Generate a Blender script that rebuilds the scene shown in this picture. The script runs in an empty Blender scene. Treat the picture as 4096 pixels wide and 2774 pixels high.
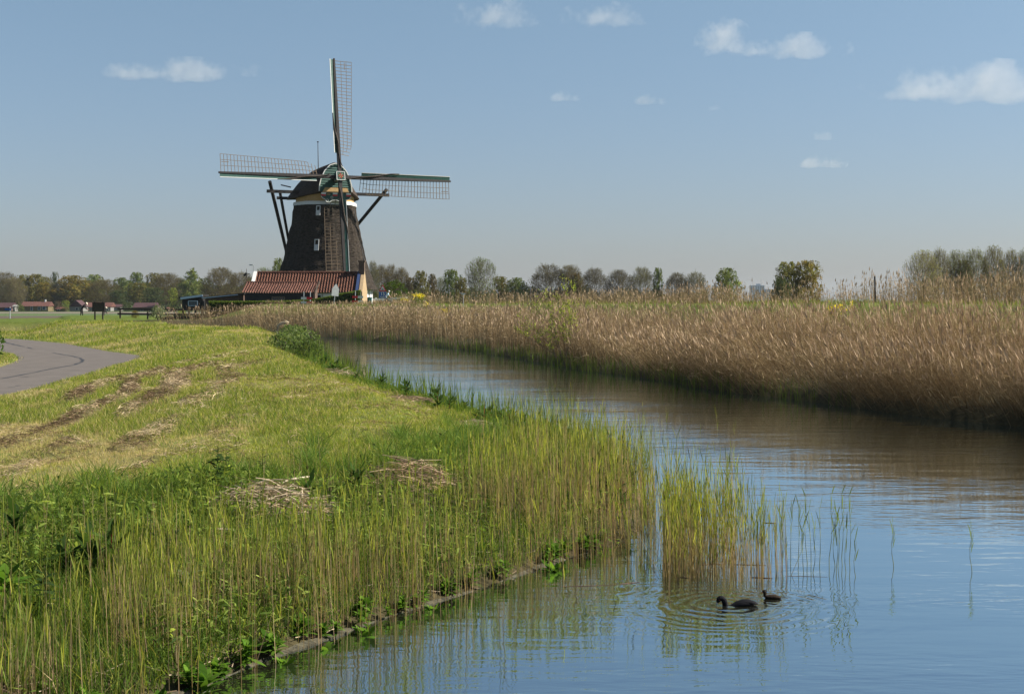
import bpy, bmesh, math, random
import numpy as np
from mathutils import Vector, Matrix
random.seed(11)
rng = np.random.default_rng(11)
C = bpy.context.scene.collection
FP = 5688.9            # focal length in pixels of the 4096 wide photograph
HC, HY = 2.83, 1196.0  # eye height above the water, horizon row
def W(px, py, D):      # a pixel of the photograph at a chosen true distance -> a point in metres
    return Vector(((px - 2048) / FP * D, D, HC - (py - HY) / FP * D))
def S(x):
    x = np.clip(x, 0, 1); return x * x * (3 - 2 * x)

# ------------------------------------------------------------------ objects
def tag(o, label=None, cat=None, group=None, kind=None):
    if label: o['label'] = label
    if cat: o['category'] = cat
    if group: o['group'] = group
    if kind: o['kind'] = kind
    return o
def empty(name, loc=(0, 0, 0), rz=0.0, label=None, cat=None, group=None):
    o = bpy.data.objects.new(name, None); C.objects.link(o)
    o.location = loc; o.rotation_euler = (0, 0, rz); o.empty_display_size = 0.2
    return tag(o, label, cat, group)
def link(name, mesh, parent=None):
    o = bpy.data.objects.new(name, mesh); C.objects.link(o)
    if parent: o.parent = parent
    return o
def copy_tree(o, parent=None):
    c = o.copy(); C.objects.link(c)
    if parent: c.parent = parent
    for ch in list(o.children): copy_tree(ch, c)
    return c

class MB:
    """collects shapes; build() links them as ONE mesh object"""
    def __init__(s): s.v = []; s.f = []; s.m = []
    def add(s, vs, fs, m=0):
        b = len(s.v); s.v += [tuple(v) for v in vs]
        for f in fs: s.f.append([b + i for i in f]); s.m.append(m)
    def box(s, c, d, m=0, rot=None):
        hx, hy, hz = d[0] / 2, d[1] / 2, d[2] / 2; c = Vector(c)
        vs = [Vector((x * hx, y * hy, z * hz)) for z in (-1, 1) for y in (-1, 1) for x in (-1, 1)]
        if rot is not None: vs = [rot @ v for v in vs]
        s.add([v + c for v in vs], [(0, 2, 3, 1), (4, 5, 7, 6), (0, 1, 5, 4), (2, 6, 7, 3), (0, 4, 6, 2), (1, 3, 7, 5)], m)
    def bar(s, a, b, w, h=None, up=(0, 0, 1), m=0):
        a, b, up = Vector(a), Vector(b), Vector(up); h = h or w
        d = (b - a).normalized(); x = d.cross(up)
        if x.length < 1e-4: x = d.cross(Vector((1, 0, 0)))
        x.normalize(); y = x.cross(d)
        vs = [p + x * i * w / 2 + y * j * h / 2 for p in (a, b) for i, j in ((-1, -1), (1, -1), (1, 1), (-1, 1))]
        s.add(vs, [(0, 1, 2, 3), (7, 6, 5, 4), (0, 4, 5, 1), (1, 5, 6, 2), (2, 6, 7, 3), (3, 7, 4, 0)], m)
    def tube(s, pts, rad, n=8, m=0, cap=True):
        pts = [Vector(p) for p in pts]; k = len(pts)
        if not hasattr(rad, '__len__'): rad = [rad] * k
        rings = []
        for i, p in enumerate(pts):
            d = (pts[min(i + 1, k - 1)] - pts[max(i - 1, 0)]).normalized()
            x = d.cross(Vector((0, 0, 1)))
            if x.length < 1e-3: x = d.cross(Vector((0, 1, 0)))
            x.normalize(); y = x.cross(d)
            rings.append([p + (x * math.cos(t) + y * math.sin(t)) * rad[i] for t in [2 * math.pi * j / n for j in range(n)]])
        vs = [v for r in rings for v in r]; fs = []
        for i in range(k - 1):
            for j in range(n):
                a = i * n + j; b = i * n + (j + 1) % n
                fs.append((a, b, b + n, a + n))
        if cap: fs += [tuple(range(n - 1, -1, -1)), tuple(range((k - 1) * n, k * n))]
        s.add(vs, fs, m)
    def loft(s, rings, m=0, closed=True, cap=True):
        n = len(rings[0]); vs = [v for r in rings for v in r]; fs = []
        for i in range(len(rings) - 1):
            for j in range(n if closed else n - 1):
                a = i * n + j; b = i * n + (j + 1) % n
                fs.append((a, b, b + n, a + n))
        if cap: fs += [tuple(range(n - 1, -1, -1)), tuple(range((len(rings) - 1) * n, len(rings) * n))]
        s.add(vs, fs, m)
    def prism(s, poly, off, m=0):
        n = len(poly); off = Vector(off); a = [Vector(p) for p in poly]
        vs = a + [p + off for p in a]
        fs = [tuple(range(n - 1, -1, -1)), tuple(range(n, 2 * n))] + [(i, (i + 1) % n, n + (i + 1) % n, n + i) for i in range(n)]
        s.add(vs, fs, m)
    def mesh(s, name, mats, smooth=False, fix=True):
        me = bpy.data.meshes.new(name); me.from_pydata(s.v, [], s.f)
        for m in (mats if isinstance(mats, (list, tuple)) else [mats]): me.materials.append(m)
        me.polygons.foreach_set('material_index', s.m)
        if fix:
            bm = bmesh.new(); bm.from_mesh(me); bmesh.ops.recalc_face_normals(bm, faces=bm.faces); bm.to_mesh(me); bm.free()
        if smooth: me.polygons.foreach_set('use_smooth', [True] * len(me.polygons))
        me.update(); return me
    def build(s, name, mats, parent=None, smooth=False, fix=True):
        return link(name, s.mesh(name, mats, smooth, fix), parent)

def np_mesh(name, V, quads, mat, col=None, tris=None):
    me = bpy.data.meshes.new(name)
    nq = len(quads); nt = 0 if tris is None else len(tris)
    me.vertices.add(len(V)); me.vertices.foreach_set('co', np.asarray(V, np.float32).ravel())
    idx = np.asarray(quads, np.int32).ravel()
    ls = np.arange(nq, dtype=np.int32) * 4
    if nt:
        idx = np.concatenate([idx, np.asarray(tris, np.int32).ravel()]); ls = np.concatenate([ls, nq * 4 + np.arange(nt, dtype=np.int32) * 3])
    me.loops.add(len(idx)); me.loops.foreach_set('vertex_index', idx)
    me.polygons.add(nq + nt); me.polygons.foreach_set('loop_start', ls)
    if col is not None:
        a = me.color_attributes.new('Col', 'FLOAT_COLOR', 'POINT')
        c = np.ones((len(V), 4), np.float32); c[:, :3] = col
        a.data.foreach_set('color', c.ravel())
    me.materials.append(mat); me.update(calc_edges=True); me.validate()
    return me

class Mass:
    """many thin ribbons (stems, leaves, blades) gathered into one mesh"""
    def __init__(s): s.V = []; s.Q = []; s.Cc = []; s.n = 0
    def rib(s, P, Wd, side, col):
        P = np.asarray(P, float); N, K, _ = P.shape
        if N == 0: return
        Wd = np.broadcast_to(Wd, (N, K)); col = np.asarray(col, float)
        if col.ndim == 2: col = np.repeat(col[:, None, :], K, 1)
        off = side[:, None, :] * (Wd[:, :, None] * 0.5)
        V = np.stack([P - off, P + off], 2).reshape(-1, 3)
        cc = np.repeat(col[:, :, None, :], 2, 2).reshape(-1, 3)
        base = (np.arange(N) * 2 * K)[:, None] + (np.arange(K - 1) * 2)[None, :] + s.n
        Q = np.stack([base, base + 1, base + 3, base + 2], -1).reshape(-1, 4)
        s.V.append(V); s.Q.append(Q); s.Cc.append(cc); s.n += len(V)
    def mesh(s, name, mat):
        return np_mesh(name, np.concatenate(s.V), np.concatenate(s.Q), mat, np.concatenate(s.Cc))
    def build(s, name, mat, parent=None): return link(name, s.mesh(name, mat), parent)

def unit(a): return a / np.maximum(np.linalg.norm(a, axis=-1, keepdims=True), 1e-9)
def rand_dir(n):
    t = rng.uniform(0, 2 * np.pi, n); return np.stack([np.cos(t), np.sin(t), np.zeros(n)], 1)
def rand3(n): return unit(rng.normal(size=(n, 3)))
def mixc(cols, n, jit=0.12):
    cols = np.asarray(cols, float); k = rng.integers(0, len(cols), n); j = rng.integers(0, len(cols), n); t = rng.uniform(0, 1, (n, 1))
    c = cols[k] * t + cols[j] * (1 - t)
    return np.clip(c * (1 + rng.normal(0, jit, (n, 1))), 0.003, 1)

_h = np.random.default_rng(3).uniform(0, 1, (256, 256))
def vn(x, y):
    x = np.asarray(x, float); y = np.asarray(y, float)
    xi = np.floor(x).astype(int); yi = np.floor(y).astype(int); fx = S(x - xi); fy = S(y - yi)
    a = _h[xi % 256, yi % 256]; b = _h[(xi + 1) % 256, yi % 256]; c = _h[xi % 256, (yi + 1) % 256]; d = _h[(xi + 1) % 256, (yi + 1) % 256]
    return (a * (1 - fx) + b * fx) * (1 - fy) + (c * (1 - fx) + d * fx) * fy
def fbm(x, y, o=4):
    r = 0; a = 0.5
    for i in range(o): r = r + a * vn(x * 2 ** i + 17 * i, y * 2 ** i + 31 * i); a *= 0.5
    return r / (1 - 0.5 ** o)

# ------------------------------------------------------------------ materials
def new_mat(name):
    m = bpy.data.materials.new(name); m.use_nodes = True; nt = m.node_tree; nt.nodes.clear()
    return m, nt, nt.nodes, nt.links
def mat(name, col, rough=0.8, var=0.25, scale=4.0, bump=0.0, bscale=None, stretch=(1, 1, 1), metallic=0.0, spec=0.3, coord='Object'):
    m, nt, N, L = new_mat(name)
    out = N.new('ShaderNodeOutputMaterial'); p = N.new('ShaderNodeBsdfPrincipled'); L.new(p.outputs[0], out.inputs[0])
    p.inputs['Roughness'].default_value = rough; p.inputs['Metallic'].default_value = metallic; p.inputs['Specular IOR Level'].default_value = spec
    tc = N.new('ShaderNodeTexCoord'); mp = N.new('ShaderNodeMapping'); mp.inputs['Scale'].default_value = stretch
    L.new(tc.outputs[coord], mp.inputs[0])
    nz = N.new('ShaderNodeTexNoise'); nz.inputs['Scale'].default_value = scale; nz.inputs['Detail'].default_value = 6; nz.inputs['Roughness'].default_value = 0.65
    L.new(mp.outputs[0], nz.inputs['Vector'])
    r = N.new('ShaderNodeValToRGB'); r.color_ramp.elements[0].position = 0.3; r.color_ramp.elements[1].position = 0.7
    r.color_ramp.elements[0].color = (*[c * (1 - var) for c in col], 1); r.color_ramp.elements[1].color = (*[min(1, c * (1 + var)) for c in col], 1)
    L.new(nz.outputs['Fac'], r.inputs[0]); L.new(r.outputs[0], p.inputs['Base Color'])
    if bump:
        b = N.new('ShaderNodeBump'); b.inputs['Strength'].default_value = 1; b.inputs['Distance'].default_value = bump
        nb = N.new('ShaderNodeTexNoise'); nb.inputs['Scale'].default_value = bscale or scale * 3; nb.inputs['Detail'].default_value = 5
        L.new(mp.outputs[0], nb.inputs['Vector']); L.new(nb.outputs['Fac'], b.inputs['Height']); L.new(b.outputs[0], p.inputs['Normal'])
    return m
def leaf_mat(name, trans=0.45, tint=False, gloss=0.0, tcol=(1.25, 1.25, 0.75), var=0.0):
    m, nt, N, L = new_mat(name)
    out = N.new('ShaderNodeOutputMaterial'); at = N.new('ShaderNodeAttribute'); at.attribute_name = 'Col'
    colout = at.outputs['Color']
    if tint:
        oi = N.new('ShaderNodeObjectInfo'); mx = N.new('ShaderNodeMix'); mx.data_type = 'RGBA'; mx.blend_type = 'MULTIPLY'; mx.inputs[0].default_value = 1
        L.new(colout, mx.inputs[6]); L.new(oi.outputs['Color'], mx.inputs[7]); colout = mx.outputs[2]
    d = N.new('ShaderNodeBsdfDiffuse'); L.new(colout, d.inputs[0]); sh = d.outputs[0]
    if trans > 0:
        t = N.new('ShaderNodeBsdfTranslucent'); tm = N.new('ShaderNodeMix'); tm.data_type = 'RGBA'; tm.blend_type = 'MULTIPLY'; tm.inputs[0].default_value = 1
        L.new(colout, tm.inputs[6]); tm.inputs[7].default_value = (*tcol, 1); L.new(tm.outputs[2], t.inputs[0])
        mix = N.new('ShaderNodeMixShader'); mix.inputs[0].default_value = trans; L.new(sh, mix.inputs[1]); L.new(t.outputs[0], mix.inputs[2]); sh = mix.outputs[0]
    if gloss > 0:
        g = N.new('ShaderNodeBsdfGlossy'); g.inputs['Roughness'].default_value = 0.35; g.inputs[0].default_value = (0.8, 0.8, 0.8, 1)
        m2 = N.new('ShaderNodeMixShader'); m2.inputs[0].default_value = gloss; L.new(sh, m2.inputs[1]); L.new(g.outputs[0], m2.inputs[2]); sh = m2.outputs[0]
    L.new(sh, out.inputs[0]); return m

M = {}
M['leaf'] = leaf_mat('leaf', 0.45)
M['dry'] = leaf_mat('dry_reed', 0.2, tcol=(1.1, 1.0, 0.9))
M['crown'] = leaf_mat('crown_leaf', 0.4, tint=True)
M['straw'] = leaf_mat('straw', 0.1, tcol=(1, 1, 1))
M['bark'] = mat('bark', (0.075, 0.06, 0.045), 0.9, 0.4, 6, 0.02)
M['thatch'] = mat('old_thatch', (0.035, 0.028, 0.022), 0.95, 0.8, 2.2, 0.12, 3.0, (1.2, 1.2, 4.5), spec=0.1)
M['thatch_cap'] = mat('cap_thatch', (0.055, 0.042, 0.034), 0.95, 0.35, 2.5, 0.05, 5.0, (1, 1, 3), spec=0.1)
M['tar'] = mat('tarred_wood', (0.018, 0.016, 0.016), 0.7, 0.4, 5, 0.01, 20, (1, 1, 6))
M['brownwood'] = mat('weathered_timber', (0.05, 0.038, 0.03), 0.8, 0.4, 6, 0.006, 20)
M['stockwood'] = mat('sail_stock_steel', (0.022, 0.018, 0.017), 0.65, 0.3, 4)
M['lath'] = mat('sail_lath', (0.16, 0.115, 0.075), 0.8, 0.3, 5)
M['white'] = mat('white_paint', (0.62, 0.62, 0.60), 0.5, 0.06, 6)
M['green'] = mat('dark_green_paint', (0.022, 0.075, 0.058), 0.5, 0.15, 6)
M['green2'] = mat('cap_green_boards', (0.028, 0.085, 0.068), 0.55, 0.2, 6)
M['tan'] = mat('ochre_paint', (0.42, 0.27, 0.12), 0.7, 0.12, 5)
M['red'] = mat('red_paint', (0.45, 0.02, 0.025), 0.5, 0.08, 5)
M['glass'] = mat('dark_glass', (0.012, 0.018, 0.022), 0.08, 0.2, 3, spec=0.6)
M['glassblue'] = mat('curtained_glass', (0.03, 0.06, 0.08), 0.2, 0.3, 9, spec=0.6)
M['tile'] = mat('clay_tiles', (0.092, 0.036, 0.021), 0.85, 0.75, 3.5, 0.01, 20)
M['tile2'] = mat('shed_tiles', (0.115, 0.05, 0.035), 0.85, 0.65, 3.5, 0.01, 20)
M['brick'] = mat('pale_brick', (0.33, 0.235, 0.135), 0.85, 0.2, 6, 0.01, 30)
M['darkbrick'] = mat('dark_brick', (0.10, 0.065, 0.05), 0.9, 0.3, 6, 0.01, 30)
M['plaster'] = mat('grey_plaster', (0.42, 0.41, 0.40), 0.85, 0.1, 3)
M['bluepaint'] = mat('pale_blue_paint', (0.42, 0.52, 0.62), 0.5, 0.1, 5)
M['darkblue'] = mat('dark_blue_paint', (0.03, 0.05, 0.12), 0.5, 0.1, 5)
M['steel'] = mat('galvanised_steel', (0.42, 0.44, 0.45), 0.45, 0.12, 8, metallic=0.5)
M['signblue'] = mat('sign_blue', (0.015, 0.09, 0.33), 0.45, 0.05, 3)
M['signred'] = mat('sign_red', (0.50, 0.012, 0.018), 0.45, 0.05, 3)
M['black'] = mat('black_paint', (0.012, 0.012, 0.012), 0.6, 0.1, 3)
M['bird'] = mat('black_plumage', (0.008, 0.008, 0.010), 0.8, 0.4, 40, 0.003, 120, spec=.08)
M['chick'] = mat('brown_down', (0.03, 0.022, 0.016), 0.95, 0.45, 60, 0.003, 160, spec=.05)
M['bill'] = mat('pale_bill', (0.7, 0.66, 0.6), 0.5, 0.05, 20)
M['redbill'] = mat('red_bill', (0.4, 0.05, 0.03), 0.5, 0.1, 20)
M['concrete'] = mat('weathered_concrete', (0.06, 0.054, 0.034), 0.95, 0.75, 9, 0.02, 18)
M['asphalt'] = mat('worn_asphalt', (0.105, 0.09, 0.078), 0.9, 0.16, 1.3, 0.004, 60)
M['tarseal'] = mat('tar_seal', (0.03, 0.03, 0.032), 0.7, 0.2, 8)
M['skin'] = mat('skin', (0.42, 0.25, 0.18), 0.6, 0.08, 20)
M['pale'] = mat('cream_cap', (0.75, 0.66, 0.52), 0.8, 0.06, 20)
M['cloth'] = mat('black_clothes', (0.014, 0.013, 0.013), 0.9, 0.3, 10)
M['jersey'] = mat('light_blue_jersey', (0.35, 0.55, 0.68), 0.8, 0.1, 10)
M['navy'] = mat('navy_trousers', (0.02, 0.025, 0.05), 0.9, 0.2, 10)
M['yellow'] = leaf_mat('flower', 0.35, tcol=(1, 1, .6))
M['tower'] = mat('far_flat_facade', (0.30, 0.34, 0.40), 0.8, 0.1, 0.2)
M['houseyellow'] = mat('yellow_brick', (0.14, 0.11, 0.055), 0.9, 0.15, 2)
M['housegrey'] = mat('grey_render', (0.19, 0.185, 0.17), 0.9, 0.1, 2)
M['roofred'] = mat('red_roof', (0.105, 0.045, 0.034), 0.8, 0.25, 1.5)
M['roofmaroon'] = mat('maroon_roof', (0.06, 0.028, 0.03), 0.8, 0.25, 1.5)
M['teal'] = mat('teal_plastic', (0.05, 0.25, 0.27), 0.5, 0.1, 5)
SAIL_ROLL = 0.0
SKY_STR, SUN_STR, EXPOSURE, HAZE, CLOUDS = .051, 5.0, 1.05, .00006, True
SKY_AIR, SKY_DUST, SKY_OZ = 1.0, .6, 1.2
# ------------------------------------------------------------------ terrain
LSH = np.array([(-12, -6), (-8, 1.5), (-5.5, 5.5), (-3.6, 8.2), (-2.3, 10.2), (-1.94, 11.1), (-1.03, 12.75), (-0.35, 13.8), (0.67, 15.6), (1.5, 17.2),
                (1.95, 19), (1.95, 21), (1.6, 25), (0.6, 29), (-1.5, 36), (-5, 48), (-8.6, 65), (-10.3, 78), (-14, 92), (-20, 101), (-27, 107)], float)
RSH = np.array([(30, -6), (22, 8), (18, 16), (14, 24), (11.1, 30.8), (9.24, 35.6), (7, 42.2), (3.9, 53.3), (1.7, 62.4), (-1.4, 75), (-5.5, 87.5),
                (-11.4, 102), (-18, 111.5), (-27, 118)], float)
def wiggle(P, amp):   # more points and a slightly uneven line
    out = []
    for a, b in zip(P[:-1], P[1:]):
        n = max(2, int(np.linalg.norm(b - a) / 0.7)); t = np.linspace(0, 1, n, endpoint=False)[:, None]
        out.append(a + (b - a) * t)
    Q = np.concatenate(out + [P[-1:]]); D = np.maximum(Q[:, 1], 8)
    k = amp * np.clip(D / 30, 0.25, 2.0)
    return Q + np.stack([(fbm(Q[:, 0] * .35 + 7, Q[:, 1] * .35) - .5) * 2 * k, (fbm(Q[:, 0] * .35 + 50, Q[:, 1] * .35) - .5) * 2 * k], 1)
LS = np.concatenate([LSH[:9], wiggle(LSH[8:], 0.35)[1:]]); RS = wiggle(RSH, 0.5)
CANAL = np.concatenate([LS, RS[::-1]])
R_OUT = np.array([(-10.5, 8), (-11.5, 20), (-12.4, 28), (-13.7, 38.4), (-14.3, 45.6), (-15.3, 54.2), (-16.1, 60), (-16.6, 63.8), (-17.6, 67), (-20.2, 71.5), (-26.8, 85), (-32, 93), (-36, 97), (-46, 103), (-62, 110)], float)
R_IN = np.array([(-17, 8), (-17.6, 20), (-18, 30), (-18.6, 42), (-19.6, 54), (-20.6, 58.5), (-21.5, 62), (-22.6, 65), (-25.2, 69.9), (-32, 77), (-45, 86), (-62, 93)], float)
ROAD = np.concatenate([R_OUT, R_IN[::-1]])
def seg_dist(P, A):
    d = np.full(len(P), 1e9)
    for a, b in zip(A[:-1], A[1:]):
        ab = b - a; t = np.clip(((P - a) @ ab) / max(ab @ ab, 1e-9), 0, 1)
        d = np.minimum(d, np.linalg.norm(P - a - t[:, None] * ab, axis=1))
    return d
def inside(P, A):
    r = np.zeros(len(P), bool); x, y = P[:, 0], P[:, 1]
    for (x0, y0), (x1, y1) in zip(A, np.roll(A, -1, 0)):
        if y0 == y1: continue
        c = ((y0 > y) != (y1 > y)) & (x < (x1 - x0) * (y - y0) / (y1 - y0) + x0)
        r ^= c
    return r
def zones(P):
    P = np.asarray(P, float); dl = seg_dist(P, LS); dr = seg_dist(P, RS); ins = inside(P, CANAL)
    dro = seg_dist(P, np.concatenate([ROAD, ROAD[:1]])); ron = inside(P, ROAD)
    return dl, dr, ins, dro, ron
def rough_w(y): return np.interp(y, [8, 16, 17, 24, 29, 40, 70, 110], [5.4, 5.2, 4.4, 2.2, 1.5, 2.0, 2.4, 2.4])
def hay_mask(P, dro, dl):
    x, y = P[:, 0], P[:, 1]
    wob = (fbm(x * .3, y * .12) - .5) * 2.6
    row = 0.5 + 0.5 * np.cos(2 * np.pi * (dro + wob) / 1.25)
    patch = S((fbm(x * .55 + 3, y * .16 + 9, 3) - .38) / .16)
    band = S((dro - 1.2) / 1.2) * S((dl - rough_w(y)) / .8) * S((62 - y) / 25)
    left = 0.12 + 0.88 * S((7.6 - dro) / 3.0)
    return np.clip(S((row - .45) / .4) * patch * band * left, 0, 1)
def terrain(P):
    x, y = P[:, 0], P[:, 1]
    dl, dr, ins, dro, ron = zones(P)
    zc = np.interp(y, [0, 14, 30, 60, 100, 140, 165], [.62, .66, .75, .9, 1.0, 1.2, 1.2])
    zc = zc + (.24 - zc) * S((y - 92) / 15) * (1 - S((x / y + .348) / .035))
    zA = .24 + (zc - .24) * S(dro / 7.5)
    w = np.interp(y, [10, 20, 40], [4.5, 3.5, 3.0])
    zB = np.where(dl < .3, -.05 + dl / .3 * .22, np.where(dl < 1.5, .17 + (dl - .3) / 1.2 * .22, .39 + (zc - .39) * S((dl - 1.5) / (w - 1.5 + .01))))
    zL = np.minimum(zA, zB)
    zL = np.where((x < -40) & (y < 95), np.minimum(zL, .4), zL)
    hump = S((x / y + .34) / .03) * 1.22 * S(1 - ((x + 42) / 17) ** 2) * S(1 - ((y - 136) / 24) ** 2); zL = np.maximum(zL, hump)
    # right bank, the dike and the mill mound
    crest = np.interp(y, [20, 60, 100, 130], [2.62, 2.6, 2.45, 2.35])
    prof = np.interp(dr, [0, .4, 3, 6, 11.5, 14.5, 19, 30, 60], [-.05, .25, .55, 1.0, 2.6, 2.62, 2.2, .7, -.8]) / 2.6
    zR = np.where(prof > 0, prof * crest, prof * 2.6)
    rm = np.hypot((x + 16) * 1.0, y - 150)
    zR = zR + (np.maximum(2.28, np.minimum(zR, 2.4)) - zR) * S((24 - rm) / 9) * S((dr - 4) / 6)
    zR = zR + (np.minimum(zR, 1.0) - zR) * S((-22 - x) / 7) * S((y - 100) / 10)
    z = np.where(dl < dr, zL, np.maximum(zR, np.where(x < -27.5, hump, -9)))
    far = np.where(dl < dr, S((y - 165) / 40), S((y - 178) / 40))
    far = np.maximum(far, S((-55 - x) / 25) * S((y - 60) / 40))
    z = z * (1 - far) - 1.42 * far
    n = (fbm(x * .8, y * .8) - .5) * .15 + (fbm(x * 4, y * 4, 3) - .5) * .08
    land = np.minimum(dl, dr)
    z = z + n * S(land / 1.5) * (1 - far) * np.where(ron, 0, S(dro / .6))
    z = z + hay_mask(P, dro, dl) * .05
    z = np.where(ron, .17, np.where(dro < .25, .17 + (z - .17 + .03) * S(dro / .12), z))
    z = np.where(ins, -np.minimum(.9, .1 + land * .5), z)
    return z, dl, dr, ins, dro, ron, far
def zt(x, y): return float(terrain(np.array([[x, y]], float))[0][0])
def on(px, py, D, dz=0.0):
    p = W(px, py, D); p.z = zt(p.x, p.y) + dz; return p

s_in = np.linspace(-.385, .385, 560)
s_out = .385 + np.cumsum(np.linspace(.002, .02, 48))
sg = np.concatenate([-s_out[::-1], s_in, s_out]); Dg = np.exp(np.linspace(math.log(3.5), math.log(9500), 560))
DD, SS = np.meshgrid(Dg, sg, indexing='ij'); GP = np.stack([(SS * DD).ravel(), DD.ravel()], 1)
gz, dl, dr, ins, dro, ron, far = terrain(GP)
gx, gy = GP[:, 0], GP[:, 1]
grass = np.array([.105, .128, .028]); straw = np.array([.21, .17, .085]); soil_shade = np.array([.085, .06, .04])
k1 = S((fbm(gx * .5 + 40, gy * .25 + 3) - .40) / .25)[:, None]
gc = grass * (1 - k1 * .55) + straw * k1 * .55
gc = gc * (.8 + .4 * fbm(gx * 3, gy * 3, 3))[:, None]
hm = hay_mask(GP, dro, dl)[:, None]; gc = gc * (1 - hm * .8) + (straw * .6 + soil_shade * .3) * hm * .8  # soil tone under the hay, also painting in the shadows of its clumps
rough = np.where(dl < dr, S((rough_w(gy) - dl) / .6), S((9.5 - dr) / 1.5))[:, None]
gc = gc * (1 - rough) + (np.array([.05, .043, .022]) * (.6 + .8 * fbm(gx * 2, gy * 2, 3))[:, None]) * rough
rs = ((dr <= dl) & (dr > 8.5))[:, None]; gc = np.where(rs & (far[:, None] < .5), np.array([.085, .115, .02]) * (.8 + .4 * fbm(gx, gy))[:, None], gc)
fy = gy + (fbm(gx * .02, gy * .02) - .5) * 14
fcol = np.where((fy < 358)[:, None], np.array([.092, .072, .06]), np.where((fy < 412)[:, None], np.array([.085, .125, .05]), np.where((fy < 425)[:, None], np.array([.06, .075, .035]), np.where((fy < 470)[:, None], np.array([.17, .145, .12]), np.array([.06, .085, .03])))))
gc = gc * (1 - far[:, None]) + fcol * far[:, None]
nr, nc = DD.shape; ii = np.arange(nr * nc).reshape(nr, nc)
gq = np.stack([ii[:-1, :-1].ravel(), ii[:-1, 1:].ravel(), ii[1:, 1:].ravel(), ii[1:, :-1].ravel()], 1)
def ground_mat():
    m, nt, N, L = new_mat('bank_soil_and_turf'); out = N.new('ShaderNodeOutputMaterial'); p = N.new('ShaderNodeBsdfPrincipled'); L.new(p.outputs[0], out.inputs[0])
    p.inputs['Roughness'].default_value = 1; p.inputs['Specular IOR Level'].default_value = .1
    at = N.new('ShaderNodeAttribute'); at.attribute_name = 'Col'; tc = N.new('ShaderNodeTexCoord')
    nz = N.new('ShaderNodeTexNoise'); nz.inputs['Scale'].default_value = 9; nz.inputs['Detail'].default_value = 8; L.new(tc.outputs['Object'], nz.inputs['Vector'])
    r = N.new('ShaderNodeValToRGB'); r.color_ramp.elements[0].position = .3; r.color_ramp.elements[1].position = .7
    r.color_ramp.elements[0].color = (.6, .62, .6, 1); r.color_ramp.elements[1].color = (1.3, 1.25, 1.2, 1); L.new(nz.outputs['Fac'], r.inputs[0])
    mx = N.new('ShaderNodeMix'); mx.data_type = 'RGBA'; mx.blend_type = 'MULTIPLY'; mx.inputs[0].default_value = 1
    L.new(at.outputs['Color'], mx.inputs[6]); L.new(r.outputs[0], mx.inputs[7]); L.new(mx.outputs[2], p.inputs['Base Color'])
    b = N.new('ShaderNodeBump'); b.inputs['Distance'].default_value = .03; L.new(nz.outputs['Fac'], b.inputs['Height']); L.new(b.outputs[0], p.inputs['Normal'])
    return m
gme = np_mesh('ground', np.stack([gx, gy, gz], 1), gq, ground_mat(), gc)
gme.polygons.foreach_set('use_smooth', [True] * len(gme.polygons))
tag(link('ground', gme), kind='structure')

# road sheet with its tar-sealed cracks
mb = MB(); rp = [Vector((x, y, .2)) for x, y in ROAD]
bm = bmesh.new(); vs = [bm.verts.new(p) for p in rp]; bm.faces.new(vs); bmesh.ops.triangulate(bm, faces=bm.faces[:])
me = bpy.data.meshes.new('road'); bm.to_mesh(me); bm.free(); me.materials.append(M['asphalt'])
road = tag(link('road', me), kind='structure')
def gp(px, py, h=2.63): D = FP * h / (py - HY); return (px - 2048) / FP * D, D
cr = MB()
def crack(pts, w):
    P = [Vector((*gp(x, y), .204)) for x, y in pts]; Q = []
    for a, b in zip(P[:-1], P[1:]):
        n = max(2, int((b - a).length / .5))
        for i in range(n): Q.append(a.lerp(b, i / n) + Vector((random.uniform(-.02, .02), random.uniform(-.10, .10), 0)))
    Q.append(P[-1]); vs = []; fs = []
    for i, p in enumerate(Q):
        d = (Q[min(i + 1, len(Q) - 1)] - Q[max(i - 1, 0)]).normalized(); s = Vector((-d.y, d.x, 0)) * w * random.uniform(.25, .5)
        vs += [p - s, p + s]
    for i in range(len(Q) - 1): fs.append((2 * i, 2 * i + 1, 2 * i + 3, 2 * i + 2))
    cr.add(vs, fs)
crack([(5, 1514), (60, 1504), (140, 1488), (210, 1474), (300, 1458), (325, 1448), (332, 1440), (318, 1430), (290, 1424), (240, 1416), (210, 1410)], .16)
crack([(18, 1368), (50, 1376), (95, 1386)], .2); crack([(106, 1389), (130, 1394)], .2)
crack([(85, 1509), (115, 1507)], .1); crack([(35, 1548), (62, 1548)], .1); crack([(60, 1544), (80, 1541)], .1); crack([(355, 1456), (395, 1455)], .08); crack([(270, 1482), (318, 1479)], .08)
cr.build('tar_seal', M['tarseal'], road)

# concrete edging at the waterline of the near bank
eg = MB(); ring = []
pts = []
for a, b in zip(LSH[2:8], LSH[3:9]):
    for t in np.linspace(0, 1, 12, endpoint=False): pts.append(a + (b - a) * t)
for i, p in enumerate(pts):
    j = (fbm(np.array([p[0] * 2.0]), np.array([p[1] * 2.0]))[0] - .5)
    d = pts[min(i + 1, len(pts) - 1)] - pts[max(i - 1, 0)]; d = d / np.linalg.norm(d); n = np.array([-d[1], d[0]])
    h = -.005 + j * .09; a = p - n * (-.01 + j * .10); b = p + n * (.035 + j * .07)
    ring.append([Vector((a[0], a[1], -.3)), Vector((a[0], a[1], h)), Vector((b[0], b[1], h + .02)), Vector((b[0], b[1], -.3))])
eg.loft(ring)
tag(eg.build('concrete_edging', M['concrete']), 'weathered low concrete edging along the reedy near bank at the waterline', 'edging')

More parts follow.
